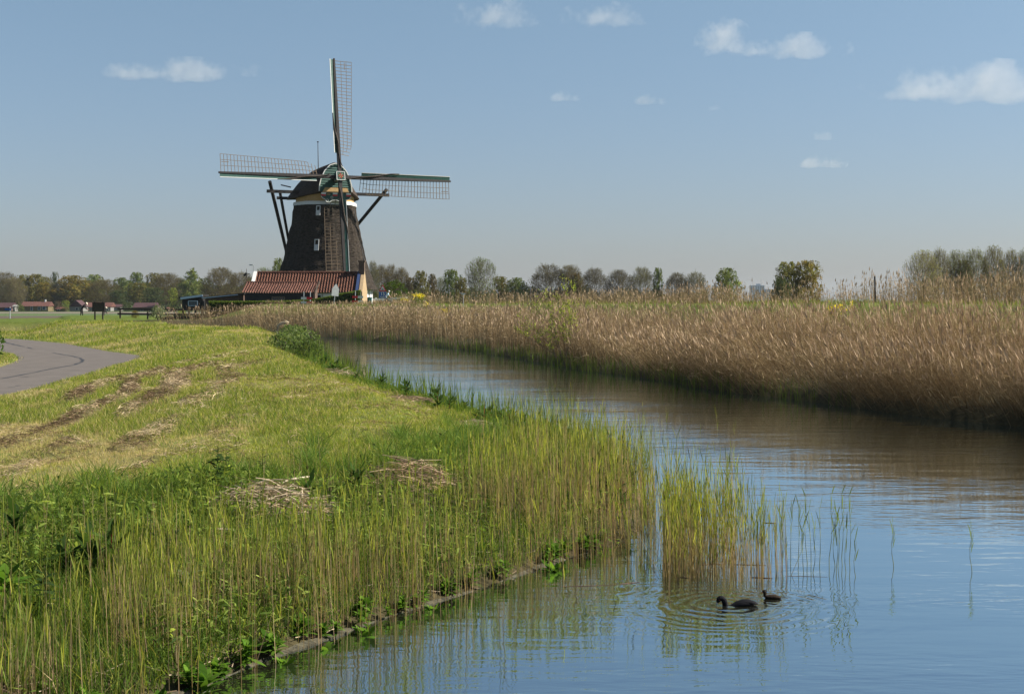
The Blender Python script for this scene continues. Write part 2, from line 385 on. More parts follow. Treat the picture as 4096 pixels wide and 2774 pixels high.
# ------------------------------------------------------------------ water
COOT = (2968, 2419); CD = 13.16; cootp = W(2905, 2419, CD); chickp = W(3085, 2391.5, 13.46)
def water_mat():
    m, nt, N, L = new_mat('canal_water'); out = N.new('ShaderNodeOutputMaterial'); p = N.new('ShaderNodeBsdfGlossy'); murk = N.new('ShaderNodeBsdfDiffuse'); mixs = N.new('ShaderNodeMixShader')
    p.inputs['Color'].default_value = (.80, .93, .99, 1); p.inputs['Roughness'].default_value = .02; murk.inputs['Color'].default_value = (.020, .019, .012, 1)
    lw = N.new('ShaderNodeLayerWeight'); lw.inputs['Blend'].default_value = .5; fr = N.new('ShaderNodeMapRange'); fr.inputs[1].default_value = .2; fr.inputs[2].default_value = 1; fr.inputs[3].default_value = WATER_LO; fr.inputs[4].default_value = .97
    L.new(lw.outputs['Facing'], fr.inputs[0]); L.new(fr.outputs[0], mixs.inputs[0]); L.new(murk.outputs[0], mixs.inputs[1]); L.new(p.outputs[0], mixs.inputs[2]); L.new(mixs.outputs[0], out.inputs[0])
    tc = N.new('ShaderNodeTexCoord')
    def noise(scale, stretch, rot=0, det=3):
        mp = N.new('ShaderNodeMapping'); mp.inputs['Scale'].default_value = stretch; mp.inputs['Rotation'].default_value = (0, 0, rot); L.new(tc.outputs['Object'], mp.inputs[0])
        n = N.new('ShaderNodeTexNoise'); n.inputs['Scale'].default_value = scale; n.inputs['Detail'].default_value = det; n.inputs['Roughness'].default_value = .45
        L.new(mp.outputs[0], n.inputs['Vector']); return n.outputs['Fac']
    def math_(op, a, b=None):
        n = N.new('ShaderNodeMath'); n.operation = op
        for i, v in enumerate((a, b)):
            if v is None: continue
            if hasattr(v, 'is_linked'): L.new(v, n.inputs[i])
            else: n.inputs[i].default_value = v
        return n.outputs[0]
    pd = N.new('ShaderNodeMapping'); pd.inputs['Location'].default_value = (-3.9 / 1.5, -30 / 2.6, 0); pd.inputs['Scale'].default_value = (1 / 1.5, 1 / 2.6, 1); L.new(tc.outputs['Object'], pd.inputs[0])
    pl_ = N.new('ShaderNodeVectorMath'); pl_.operation = 'LENGTH'; L.new(pd.outputs[0], pl_.inputs[0])
    gust = math_('ADD', math_('MULTIPLY', math_('POWER', 2.718, math_('MULTIPLY', math_('MULTIPLY', pl_.outputs['Value'], pl_.outputs['Value']), -1.0)), 3.2), 1.0)
    fine = math_('MULTIPLY', math_('MULTIPLY', noise(6.5, (.45, 1.3, 1), .12, 2), WATER_FINE), gust)
    mid = math_('MULTIPLY', noise(1.7, (.4, 1.3, 1), -.12, 2), WATER_MID)
    patch = noise(.22, (.5, 1.6, 1), .1, 2)
    mr = N.new('ShaderNodeMapRange'); mr.inputs[1].default_value = .42; mr.inputs[2].default_value = .62; mr.inputs[3].default_value = .25; mr.inputs[4].default_value = 1.3; L.new(patch, mr.inputs[0])
    h = math_('ADD', math_('MULTIPLY', fine, mr.outputs[0]), mid)
    for c, k, amp, r0 in ((cootp, 40, .0042, 1.0), (chickp, 55, .0024, .6)):
        ds = N.new('ShaderNodeVectorMath'); ds.operation = 'DISTANCE'; L.new(tc.outputs['Object'], ds.inputs[0]); ds.inputs[1].default_value = (c.x, c.y, 0)
        wob = math_('ADD', ds.outputs['Value'], math_('MULTIPLY', noise(2.3, (1, 1, 1), 0, 2), .30))
        sn = math_('SINE', math_('MULTIPLY', wob, k)); fall = math_('POWER', 2.718, math_('MULTIPLY', math_('MULTIPLY', wob, wob), -1 / (r0 * r0)))
        h = math_('ADD', h, math_('MULTIPLY', math_('MULTIPLY', math_('MULTIPLY', sn, fall), amp), math_('MULTIPLY', noise(3.1, (1, .6, 1), .4, 2), 1.8)))
    b = N.new('ShaderNodeBump'); b.inputs['Strength'].default_value = 1; b.inputs['Distance'].default_value = 1.0; L.new(h, b.inputs['Height']); L.new(b.outputs[0], p.inputs['Normal'])
    return m
WATER_FINE, WATER_MID = .0046, .0085
WATER_LO = .08
cw = np.concatenate([LS + np.array([-1.0, 0]), (RS + np.array([1.2, .3]))[::-1]])
bm = bmesh.new(); vs = [bm.verts.new((x, y, 0)) for x, y in cw]; bm.faces.new(vs); bmesh.ops.triangulate(bm, faces=bm.faces[:])
me = bpy.data.meshes.new('water'); bm.to_mesh(me); bm.free(); me.materials.append(water_mat())
if me.polygons[0].normal.z < 0: me.flip_normals()
tag(link('water', me), kind='structure')
# ------------------------------------------------------------------ grass, reeds, herbs (uncountable ground cover)
def cand(n, d0, d1, s0, s1):
    D = np.exp(rng.uniform(math.log(d0), math.log(d1), n)); s = rng.uniform(s0, s1, n)
    return np.stack([s * D, D], 1)
UP = np.array([0, 0, 1.0])
def _gi(v, g):
    i = np.clip(np.searchsorted(g, v) - 1, 0, len(g) - 2); return i, np.clip((v - g[i]) / (g[i + 1] - g[i]), 0, 1)
def tz(P):   # terrain and zones, read back from the ground grid
    i, u = _gi(np.log(np.maximum(P[:, 1], 3.6)), np.log(Dg)); j, v = _gi(P[:, 0] / P[:, 1], sg); k = i * len(sg) + j; n_ = len(sg)
    def q(a): return (a[k] * (1 - v) + a[k + 1] * v) * (1 - u) + (a[k + n_] * (1 - v) + a[k + n_ + 1] * v) * u
    si = q(np.where(ins0, -1.0, 1.0) * np.minimum(dl0, dr0)); so_ = q(np.where(ron0, -1.0, 1.0) * dro0)
    return q(gz), q(dl0), q(dr0), si < 0, np.abs(so_), so_ < 0, q(far0)
dl0, dr0, ins0, dro0, ron0, far0 = dl, dr, ins, dro, ron, far
def stalks(ms, B, h, lean, bend, w, c0, c1, K=4):
    """stems from base B: lean/bend are horizontal vectors at the tip; returns a sampler for points along them"""
    n = len(B); t = np.linspace(0, 1, K)
    P = B[:, None, :] + UP * (h[:, None, None] * t[None, :, None]) + lean[:, None, :] * t[None, :, None] + bend[:, None, :] * (t ** 2.5)[None, :, None]
    wd = w[:, None] * (1 - .55 * t)[None, :]
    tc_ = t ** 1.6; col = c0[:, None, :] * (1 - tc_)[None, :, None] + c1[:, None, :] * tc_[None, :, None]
    ms.rib(P, wd, rand_dir(n), col)
    return lambda u: B + UP * (h * u)[:, None] + lean * u[:, None] + bend * (u ** 2.5)[:, None]
def leaves(ms, B, length, az, pitch, w, c, droop=.25):
    """narrow leaves from B, pitch is the angle from the vertical"""
    n = len(B); d = np.stack([np.cos(az) * np.sin(pitch), np.sin(az) * np.sin(pitch), np.cos(pitch)], 1)
    e = np.stack([np.cos(az), np.sin(az), np.zeros(n)], 1)
    t = np.array([0, .4, .75, 1.0])
    P = B[:, None, :] + d[:, None, :] * (length[:, None, None] * t[None, :, None]) + (e * .6 - UP)[:, None, :] * (length * droop)[:, None, None] * (t ** 2)[None, :, None]
    side = np.cross(d, UP); side = unit(side + rng.normal(0, .5, (n, 3)))
    ms.rib(P, w[:, None] * np.array([.45, 1, .7, .04])[None, :], side, c)

# --- mown and long grass on the near bank
P = cand(660000, 9.5, 165, -.42, .06)
z, dl, dr, ins, dro, ron, far = tz(P)
ok = (dl < dr) & ~ins & ((~ron & (dro > .02)) | (ron & (dro < .22) & (rng.uniform(0, 1, len(P)) < .35))) & (far < .2) & (dl > .12) & (P[:, 0] > -64)
ok &= rng.uniform(0, 1, len(P)) < 1 - .45 * S((rough_w(P[:, 1]) - dl - .1) / .7) * S((34 - P[:, 1]) / 10)
hm = hay_mask(P, dro, dl); ok &= rng.uniform(0, 1, len(P)) > hm * .85
P = P[ok]; z = z[ok]; dl = dl[ok]; dro = dro[ok]
x, y = P[:, 0], P[:, 1]; n = len(P)
rgh = S((rough_w(y) - dl + (fbm(x * 1.3, y * .8) - .5) * 1.0) / .7) * np.where(y > 95, .4, 1)
lush = S((fbm(x * .45 + 11, y * .2 + 5, 3) - .44) / .14)
sc = np.clip(y / 22, .8, 4.0)
h = (.04 + .05 * lush + .03 * rng.uniform(0, 1, n)) * (1 + .25 * (sc - 1)) * (1 - rgh) + rgh * rng.uniform(.07, .26, n) * np.interp(y, [14, 40, 90], [1, .8, .7])
h *= .6 + .8 * rng.uniform(0, 1, n)
h *= np.where(dro < .3, .7, 1)
green = mixc([(.25, .28, .042), (.17, .225, .03), (.33, .32, .065)], n, .2)
strw = mixc([(.54, .43, .23), (.42, .31, .16), (.40, .34, .14)], n, .18)
lushg = mixc([(.085, .145, .022), (.11, .175, .03), (.07, .12, .03)], n, .15)
pk = S((fbm(x * .38 + 70, y * .17 + 30, 4) - .42) / .13) * (1 - .75 * lush)
far_t = np.interp(y, [60, 100], [0, .35])
k = (rng.uniform(0, 1, n) < np.clip(.20 + .66 * pk - far_t * .35, 0, 1) * (1 - .8 * rgh))[:, None]
c = np.where(k, strw, green)
k2 = (rng.uniform(0, 1, n) < np.maximum(rgh * .8, lush * .35))[:, None]; c = np.where(k2, lushg, c)
ms = Mass()
lean = rand_dir(n) * (h * rng.uniform(.1, .9, n))[:, None]; bend = rand_dir(n) * (h * rng.uniform(0, .5, n))[:, None]
B = np.stack([x, y, z - .01], 1); t = np.array([0, .55, 1.0])
PP = B[:, None, :] + UP * (h[:, None, None] * t[None, :, None]) + lean[:, None, :] * (t ** 1.5)[None, :, None] + bend[:, None, :] * (t ** 3)[None, :, None]
w = .0055 * sc * (1 + .5 * rgh) * rng.uniform(.7, 1.4, n)
ms.rib(PP, w[:, None] * np.array([1, .8, .06])[None, :], rand_dir(n), c)
tag(ms.build('grass', M['leaf']), 'mown green and straw coloured grass covering the near bank beside the road', 'grass', kind='stuff')

# --- mown hay lying in rows
P = cand(330000, 12, 70, -.40, .05); z, dl, dr, ins, dro, ron, far = tz(P)
hm = hay_mask(P, dro, dl); loose = S((fbm(P[:, 0] * .9 + 5, P[:, 1] * .5, 3) - .5) / .15) * .26 * S((dl - rough_w(P[:, 1])) / .8)
ok = (dl < dr) & ~ins & ~ron & (dro > .3) & (rng.uniform(0, 1, len(P)) < np.maximum(hm ** .8, loose) * np.interp(P[:, 1], [12, 60], [1, .7]))
P = P[ok]; z = z[ok]; hm = hm[ok]; n = len(P)
sc = np.clip(P[:, 1] / 20, .8, 3)
L_ = rng.uniform(.05, .22, n) * np.sqrt(sc); d = rand_dir(n); d[:, 2] = rng.normal(0, .28, n); d = unit(d)
B = np.stack([P[:, 0], P[:, 1], z + .012 + hm * rng.uniform(0, .17, n)], 1)
t = np.array([-.5, 0, .5]); PP = B[:, None, :] + d[:, None, :] * (L_[:, None, None] * t[None, :, None]); PP[:, 1, 2] += L_ * .12
brn = np.where((fbm(P[:, 0] * 1.1 + 31, P[:, 1] * .7 + 7, 3) + rng.normal(0, .06, n) > .52)[:, None], mixc([(.13, .085, .05), (.07, .048, .03), (.20, .14, .085)], n, .2), mixc([(.36, .27, .16), (.25, .175, .10), (.46, .37, .24)], n, .2))  # darker hay patches carry the shadows of the clumps in their colour
ms = Mass(); ms.rib(PP, (.006 * sc * rng.uniform(.6, 1.5, n))[:, None] * np.array([.5, 1, .4])[None, :], rand3(n), brn)
tag(ms.build('mown_hay', M['straw']), 'brown mown hay lying in broken rows on the grass bank', 'hay', kind='stuff')

# --- young green reeds standing on the near bank and out in the water
def young_reeds(P, z, ms, hmul=1.0):
    n = len(P)
    if n == 0: return
    B = np.stack([P[:, 0], P[:, 1], z - .05], 1)
    h = rng.uniform(.55, 1.0, n) * hmul + .05
    h *= (.55 + .85 * fbm(P[:, 0] * 1.4 + 33, P[:, 1] * 1.2, 3)); brk = rng.uniform(0, 1, n) < .07; h *= np.where(brk, .75, 1)
    lean = rand_dir(n) * (h * (rng.normal(0, .055, n) + brk * rng.uniform(.3, 1.0, n)))[:, None] + np.array([-.015, 0, 0]); bend = rand_dir(n) * (h * rng.uniform(0, .06, n))[:, None]
    deadq = rng.uniform(0, 1, n) < .40
    c0 = mixc([(.29, .19, .125), (.20, .135, .085), (.36, .255, .165)], n, .2); c1 = np.where(deadq[:, None], mixc([(.38, .29, .16), (.28, .20, .12)], n, .15), mixc([(.20, .22, .045), (.15, .185, .04)], n, .14))
    f = stalks(ms, B, h, lean, bend, rng.uniform(.0045, .0072, n), c0, c1, 5)
    for lo, hi, ll, pr in ((.50, .64, .14, .25), (.62, .76, .17, .45), (.74, .86, .19, .6), (.84, .93, .21, .8), (.93, .99, .19, .9)):
        q = (rng.uniform(0, 1, n) < pr) & ~deadq; m = q.sum(); u = rng.uniform(lo, hi, n)
        b = f(u)[q]
        leaves(ms, b, ll * rng.uniform(.6, 1.35, m), rng.uniform(0, 2 * np.pi, m), np.abs(rng.normal(.14, .10, m)), rng.uniform(.0045, .0105, m), mixc([(.25, .275, .045), (.18, .225, .045), (.36, .35, .06), (.10, .14, .035)], m, .2), rng.uniform(0, .10, m))
HEAPS = [(1070, 2070, .5), (1170, 2100, .45), (1640, 1960, .5), (1720, 2035, .42), (1900, 1700, .5)]
def heap_gap(x, y):   # few stems stand where the dead reed heaps lie
    g = np.ones(len(x))
    for px, py, z in HEAPS:
        D = FP * (HC - z) / (py - HY); hx = (px - 2048) / FP * D; dy = y - D; g *= 1 - .93 * np.exp(-((x - hx) / .62) ** 2 - (dy / np.where(dy < 0, 1.9, .5)) ** 2)
    return g
ms = Mass()
P = cand(90000, 7.5, 31, -.42, .14); z, dl, dr, ins, dro, ron, far = tz(P); x, y = P[:, 0], P[:, 1]
wid = rough_w(y) * np.interp(y, [8, 15, 18, 24, 30], [1.0, .85, .8, .75, .6])
dens = S((wid - dl + (fbm(x * 1.1, y * .8) - .5) * 1.6) / 2.2) * np.interp(y, [8, 14, 20, 30], [.27, .38, .46, .55]) * (.18 + 1.25 * S((fbm(x * 1.1 + 60, y * .8, 3) - .36) / .22)) * np.where(dl < .25, .45, 1)
dens = dens * np.where(dl > 1.6, np.interp(x, [-6, -3, -.5, .5], [.07, .12, .38, .85]), 1)
dens *= heap_gap(x, y) * np.interp(x / y, [-.36, -.20, -.08, .0], [.50, .62, .9, 1])
ok = (dl < dr) & ~ins & (rng.uniform(0, 1, len(P)) < dens)
young_reeds(P[ok], z[ok], ms, np.interp(P[ok][:, 1], [8, 14, 18, 26], [.74, .88, 1.0, .9]) * np.interp(dl[ok], [0, 2, 5], [.98, .85, .62]))
P = cand(40000, 9, 31, -.30, .16); z, dl, dr, ins, dro, ron, far = tz(P); x, y = P[:, 0], P[:, 1]
dens = np.exp(-dl / np.interp(y, [10, 13, 15, 20, 30], [.16, .3, .55, .4, .3])) * np.interp(y, [9, 12, 14, 18, 30], [.08, .22, .42, .5, .5])
ok = (dl < dr) & ins & (rng.uniform(0, 1, len(P)) < dens); young_reeds(P[ok], np.zeros(ok.sum()) - .2, ms, 1.18)
tag(ms.build('young_reeds', M['leaf']), 'fresh green reed stems growing thickly along the near bank', 'reeds', kind='stuff')
ms = Mass()
P = np.stack([rng.uniform(1.35, 3.0, 5200), rng.uniform(14.2, 17.6, 5200)], 1)
xm = np.interp(P[:, 1], [14.2, 14.8, 16.2, 17.6], [2.62, 2.72, 2.6, 2.0]); xl = np.interp(P[:, 1], [14.2, 17.6], [1.50, 1.90])
ok = (P[:, 0] < xm + rng.normal(0, .10, 5200)) & (P[:, 0] > xl) & (rng.uniform(0, 1, 5200) < .28 + .55 * S((fbm(P[:, 0] * 2.2, P[:, 1] * 1.6) - .36) / .25))
young_reeds(P[ok], np.full(ok.sum(), -.2), ms, 1.08)
tag(ms.build('reed_clump', M['leaf']), 'clump of green reeds standing in open water off the near bank', 'reeds', kind='stuff')

# --- low leafy undergrowth between the reeds
P = cand(120000, 8.5, 30, -.42, .10); z, dl, dr, ins, dro, ron, far = tz(P); x, y = P[:, 0], P[:, 1]
dens = S((rough_w(y) - dl - .2) / 1.6) * S((fbm(x * .9 + 21, y * .7 + 8, 3) - .37) / .16) * np.interp(x, [-5, -2, .5], [.62, .62, .3]) * S(dl / .3)
ok = (dl < dr) & ~ins & (rng.uniform(0, 1, len(P)) < dens); P = P[ok]; z = z[ok]; n = len(P); ms = Mass()
B = np.stack([P[:, 0], P[:, 1], z + rng.uniform(.02, .30, n) * S(fbm(P[:, 0], P[:, 1]) * 1.5)], 1)
leaves(ms, B, rng.uniform(.04, .11, n), rng.uniform(0, 6.28, n), rng.uniform(.3, 1.6, n), rng.uniform(.012, .034, n), mixc([(.10, .155, .03), (.15, .21, .04), (.05, .08, .022), (.22, .27, .06)], n, .25), rng.uniform(0, .5, n))
tag(ms.build('undergrowth', M['leaf']), 'dark green low leafy weeds between the reed stems of the near bank', 'undergrowth', kind='stuff')

# --- dead litter at the foot of the reeds
P = cand(42000, 8.5, 60, -.42, .12); z, dl, dr, ins, dro, ron, far = tz(P); x, y = P[:, 0], P[:, 1]
ok = (dl < dr) & ~ins & (dl < rough_w(y)) & (dl > .05) & (rng.uniform(0, 1, len(P)) < .25 + .6 * S((fbm(x * 1.2 + 90, y + 14) - .45) / .2)); P = P[ok]; z = z[ok]; n = len(P); ms = Mass()
L_ = rng.uniform(.06, .3, n); d = rand_dir(n); d[:, 2] = rng.normal(0, .2, n); d = unit(d); B = np.stack([P[:, 0], P[:, 1], z + rng.uniform(.0, .06, n)], 1)
t = np.array([-.5, 0, .5]); PP = B[:, None, :] + d[:, None, :] * (L_[:, None, None] * t[None, :, None])
ms.rib(PP, (rng.uniform(.004, .010, n) * np.clip(P[:, 1] / 16, .8, 3))[:, None], rand3(n), mixc([(.34, .26, .17), (.22, .15, .10), (.44, .36, .25), (.12, .08, .05)], n, .2))
tag(ms.build('reed_litter', M['straw']), 'dead reed litter strewn between the stems of the near bank', 'litter', kind='stuff')

# --- tall dry reeds on the far bank, and behind the dike
def dry_reeds(P, z, hgt, lean, ms, wmul, cols, plume=.5, leafn=3):
    n = len(P); B = np.stack([P[:, 0], P[:, 1], z - .05], 1)
    c1 = mixc(cols, n, .13); c1 = c1 * (.62 + .8 * fbm(P[:, 0] * .5 + 3, P[:, 1] * .35, 3))[:, None]; c0 = c1 * rng.uniform(.3, .7, (n, 1))  # broad noise on the stem colour paints darker hollows into the reeds
    bend = rand_dir(n) * (hgt * np.abs(rng.normal(0, .10, n)))[:, None]
    f = stalks(ms, B, hgt, lean, bend, .0070 * wmul, c0, c1, 4)
    for i in range(leafn):
        q = rng.uniform(0, 1, n) < .75; m = q.sum(); b = f(rng.uniform(.25, .95, n))[q]
        leaves(ms, b, rng.uniform(.2, .42, m), rng.uniform(0, 6.28, m), np.abs(rng.normal(.7, .4, m)), .0092 * wmul[q], mixc(cols, m, .18), rng.uniform(.1, .6, m))
    q = rng.uniform(0, 1, n) < plume; m = q.sum(); b = f(np.full(n, .96))[q]
    d = unit(UP + bend[q] * 1.0 + lean[q] * .3 + rng.normal(0, .12, (m, 3))); t = np.array([0, .35, 1]); Lp = rng.uniform(.14, .26, m)
    ms.rib(b[:, None, :] + d[:, None, :] * (Lp[:, None, None] * t[None, :, None]), (.036 * np.sqrt(wmul[q]))[:, None] * np.array([.4, 1, .1])[None, :], rand_dir(m), mixc([(.40, .30, .20), (.32, .23, .15)], m, .15))
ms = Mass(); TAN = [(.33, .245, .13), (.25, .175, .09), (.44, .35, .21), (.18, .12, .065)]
P = cand(460000, 24, 132, -.30, .56); z, dl, dr, ins, dro, ron, far = tz(P); x, y = P[:, 0], P[:, 1]
bw = np.interp(y, [25, 50, 90, 130], [8.4, 8.6, 10, 12]) + (fbm(x * .25, y * .25) - .5) * 3.5 + 7 * S((-5 - x) / 4) * S((y - 98) / 8)
dens = S(dr / .5) * np.maximum(S((bw - dr) / 4.5), .035 * (dr < 13.5)) * np.interp(y, [25, 40, 80, 130], [.95, .9, .62, .5]) * (.2 + 1.1 * S((fbm(x * .55 + 8, y * .4, 3) - .28) / .4))
ok = (dr < dl) & ~ins & (x > -27.5 + (y - 118) * .1) & (rng.uniform(0, 1, len(P)) < dens); P = P[ok]; z = z[ok]; d_ = dr[ok]; n = len(P)
hgt = rng.uniform(1.15, 2.2, n) * (.72 + .58 * fbm(P[:, 0] * .35, P[:, 1] * .35, 3)) * np.interp(d_, [0, 2, 4.5, 9], [.9, 1.0, .86, .64]) * np.interp(P[:, 1], [30, 60, 100, 120], [1.0, .95, 1.0, 1.1])
right = S((P[:, 0] - 1) / 5); tangle = S((2.6 - d_) / 2.0) * right
lean = np.stack([-.17 * right - .42 * tangle - .18 * right * S((fbm(P[:, 0] * .25 + 9, P[:, 1] * .25) - .45) / .2), -.08 * right - .25 * tangle, np.zeros(n)], 1) * hgt[:, None] + rand_dir(n) * (hgt * (np.abs(rng.normal(0, .17, n)) + .25 * tangle * rng.uniform(0, 1, n)))[:, None]
lf = S((-12 - P[:, 0]) / 6)[:, None]; lean += np.array([-.30, -.15, 0]) * hgt[:, None] * lf * rng.uniform(0, 1.2, (n, 1)) * S((5 - d_) / 3)[:, None]
hgt *= 1 - .28 * tangle
hgt = np.where(P[:, 1] > 92, np.minimum(hgt, np.maximum(.25, 2.1 + .35 * rng.uniform(0, 1, n) - z)), hgt)
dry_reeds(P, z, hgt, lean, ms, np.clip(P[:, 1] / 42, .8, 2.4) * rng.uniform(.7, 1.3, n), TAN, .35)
tag(ms.build('dry_reeds', M['dry']), 'tall dry brown reeds in a thick belt along the far bank', 'reeds', kind='stuff')
ms = Mass()
P = cand(85000, 40, 150, -.10, .50); z, dl, dr, ins, dro, ron, far = tz(P); x, y = P[:, 0], P[:, 1]
dens = S((dr - 15.6) / 1.0) * S((27 - dr) / 5) * (.30 + .8 * S((fbm(x * .22 + 3, y * .12) - .36) / .25)) * S((x + 13) / 4)
ok = (dr < dl) & (rng.uniform(0, 1, len(P)) < dens); P = P[ok]; z = z[ok]; n = len(P)
rise = np.interp(P[:, 0] / P[:, 1], [.0, .10, .14, .18, .235, .25, .27, .31, .36], [.72, .80, .90, .84, .84, 1.12, 1.0, .95, 1.18])
hgt = rng.uniform(.85, 1.45, n) * rise * (.8 + .4 * fbm(P[:, 0] * .4, P[:, 1] * .2)) * np.interp(P[:, 1], [45, 90], [1, 1.15]) + .1
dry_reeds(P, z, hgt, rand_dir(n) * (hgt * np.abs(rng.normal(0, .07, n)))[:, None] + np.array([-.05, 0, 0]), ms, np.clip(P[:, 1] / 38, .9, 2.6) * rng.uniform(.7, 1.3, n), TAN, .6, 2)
tag(ms.build('dike_top_reeds', M['dry']), 'dry reeds with feathery plumes behind the grassy dike crest', 'reeds', kind='stuff')

# --- green grass of the dike slope, green shoots at the far waterline
ms = Mass()
P = cand(120000, 26, 150, -.12, .52); z, dl, dr, ins, dro, ron, far = tz(P); x, y = P[:, 0], P[:, 1]
ok = (dr < dl) & (dr > 5.5) & (dr < 17) & (rng.uniform(0, 1, len(P)) < .6); P = P[ok]; z = z[ok]; y = P[:, 1]; n = len(P); sc = np.clip(y / 22, 1, 4.5)
h = rng.uniform(.05, .16, n) * (.5 + 1.1 * fbm(P[:, 0] * .4, P[:, 1] * .3)) * np.sqrt(sc); B = np.stack([P[:, 0], y, z - .01], 1); lean = rand_dir(n) * (h * .5)[:, None]
PP = B[:, None, :] + UP * (h[:, None, None] * t[None, :, None] * 0) + np.array([0, .55, 1])[None, :, None] * (UP * h[:, None] + lean)[:, None, :]
ms.rib(PP, (.006 * sc)[:, None] * np.array([1, .8, .06])[None, :], rand_dir(n), mixc([(.16, .195, .035), (.12, .16, .03), (.23, .22, .06)], n, .15))
tag(ms.build('dike_grass', M['leaf']), 'bright green short grass on the dike crest beyond the reeds', 'grass', kind='stuff')
ms = Mass()
P = cand(60000, 36, 112, -.14, .24); z, dl, dr, ins, dro, ron, far = tz(P); x, y = P[:, 0], P[:, 1]
sgn = np.where(ins, -dr, dr); dens = np.exp(-((sgn - .1) / .55) ** 2) * S((fbm(x * .35 + 4, y * .2 + 4) - .30) / .2) * np.interp(y, [36, 46, 55, 100], [.35, .6, 1, 1]) * .8
ok = (dr < dl) & (rng.uniform(0, 1, len(P)) < dens); P = P[ok]; n = len(P); h = rng.uniform(.35, .95, n); B = np.stack([P[:, 0], P[:, 1], np.full(n, -.08)], 1)
w = .012 * np.clip(P[:, 1] / 45, .9, 2.2) * rng.uniform(.6, 1.3, n)
lean = rand_dir(n) * (h * np.abs(rng.normal(0, .14, n)))[:, None]; tt = np.array([0, .4, .75, 1.0])
ms.rib(B[:, None, :] + (UP * h[:, None] + lean)[:, None, :] * tt[None, :, None] + (rand_dir(n) * .08)[:, None, :] * (tt ** 3)[None, :, None], w[:, None] * np.array([.7, 1, .8, .05])[None, :], rand_dir(n), mixc([(.07, .11, .022), (.10, .15, .025), (.05, .075, .02)], n, .2))
tag(ms.build('waterline_sedge', M['leaf']), 'green sedge shoots along the far waterline below the dry reeds', 'sedge', kind='stuff')
# sedge along the left shore in the middle distance
ms = Mass()
P = cand(60000, 20, 108, -.28, .10); z, dl, dr, ins, dro, ron, far = tz(P); x, y = P[:, 0], P[:, 1]
sgn = np.where(ins, -dl, dl); dens = np.exp(-((sgn - .25) / np.interp(y, [20, 40, 100], [.5, .6, .8])) ** 2) * (.25 + .75 * S((fbm(x * .5 + 4, y * .25 + 40) - .34) / .2))
ok = (dl < dr) & (rng.uniform(0, 1, len(P)) < dens * .75); P = P[ok]; z = np.maximum(z[ok], -.1); n = len(P); h = rng.uniform(.3, .85, n); B = np.stack([P[:, 0], P[:, 1], z - .05], 1)
w = .011 * np.clip(P[:, 1] / 26, .9, 3) * rng.uniform(.6, 1.3, n); lean = rand_dir(n) * (h * np.abs(rng.normal(0, .16, n)))[:, None]
ms.rib(B[:, None, :] + (UP * h[:, None] + lean)[:, None, :] * tt[None, :, None] + (rand_dir(n) * .08)[:, None, :] * (tt ** 3)[None, :, None], w[:, None] * np.array([.7, 1, .8, .05])[None, :], rand_dir(n), mixc([(.10, .15, .028), (.14, .19, .03), (.07, .11, .03)], n, .18))
tag(ms.build('shore_sedge', M['leaf']), 'thin green sedge along the middle stretch of the near bank', 'sedge', kind='stuff')
# ------------------------------------------------------------------ the windmill
MX, MY = -19.72, 150.0; MZ = 2.2
mill = empty('windmill', (MX, MY, MZ), 0, 'tall dark thatched windmill with four latticed sails behind the red tiled barn', 'windmill')
def part(mb, name, mats, parent=mill, origin=None, smooth=False, fix=True, label=None):
    o = origin if origin is not None else (MX, MY, MZ); ov = Vector(o)
    mb.v = [tuple(Vector(v) - ov) for v in mb.v]
    ob = mb.build(name, mats, parent, smooth, fix)
    if label: ob['label'] = label
    return ob
LOS = math.atan2(-MX, MY)          # turn of the sight line at the mill
def octa(r, z, off=0.0, cx=MX, cy=MY):
    a0 = math.radians(8.4) + LOS
    return [Vector((cx + r * math.sin(a0 + k * math.pi / 4), cy - r * math.cos(a0 + k * math.pi / 4), z)) for k in range(8)]
prof = [(3.84, 5.78), (4.4, 5.38), (5.72, 4.80), (7.2, 4.38), (8.87, 4.02), (10.6, 3.62), (12.3, 3.33), (12.64, 3.30)]
t = MB(); rings = []
for (z0, r0), (z1, r1) in zip(prof[:-1], prof[1:]):
    for k in range(5): f = k / 5; rings.append((z0 + (z1 - z0) * f, r0 + (r1 - r0) * f))
rings.append(prof[-1]); n8 = 10; RR = []
for i, (z, r) in enumerate(rings):      # octagon with slightly rounded, uneven thatch
    o8 = octa(r, z); ring = []
    for k in range(8):
        a, b = o8[k], o8[(k + 1) % 8]
        for q in range(n8):
            p = a.lerp(b, q / n8); d = Vector((p.x - MX, p.y - MY, 0)).normalized()
            bul = math.sin(math.pi * q / n8) * .05; corner = -.10 if q == 0 else 0
            p = p + d * (bul + corner + (vn(k * 9 + q * .9 + 3, z * 1.1) - .5) * .14 + ((z * 1.9) % 1.0) * .05); ring.append(p)
    RR.append(ring)
t.loft(RR); part(t, 'thatched_tower', M['thatch'], smooth=False)
t = MB(); b0 = octa(5.1, MZ - .4); b1 = octa(5.1, 3.95); t.loft([b0, b1]); base = part(t, 'base_wall', M['plaster'])
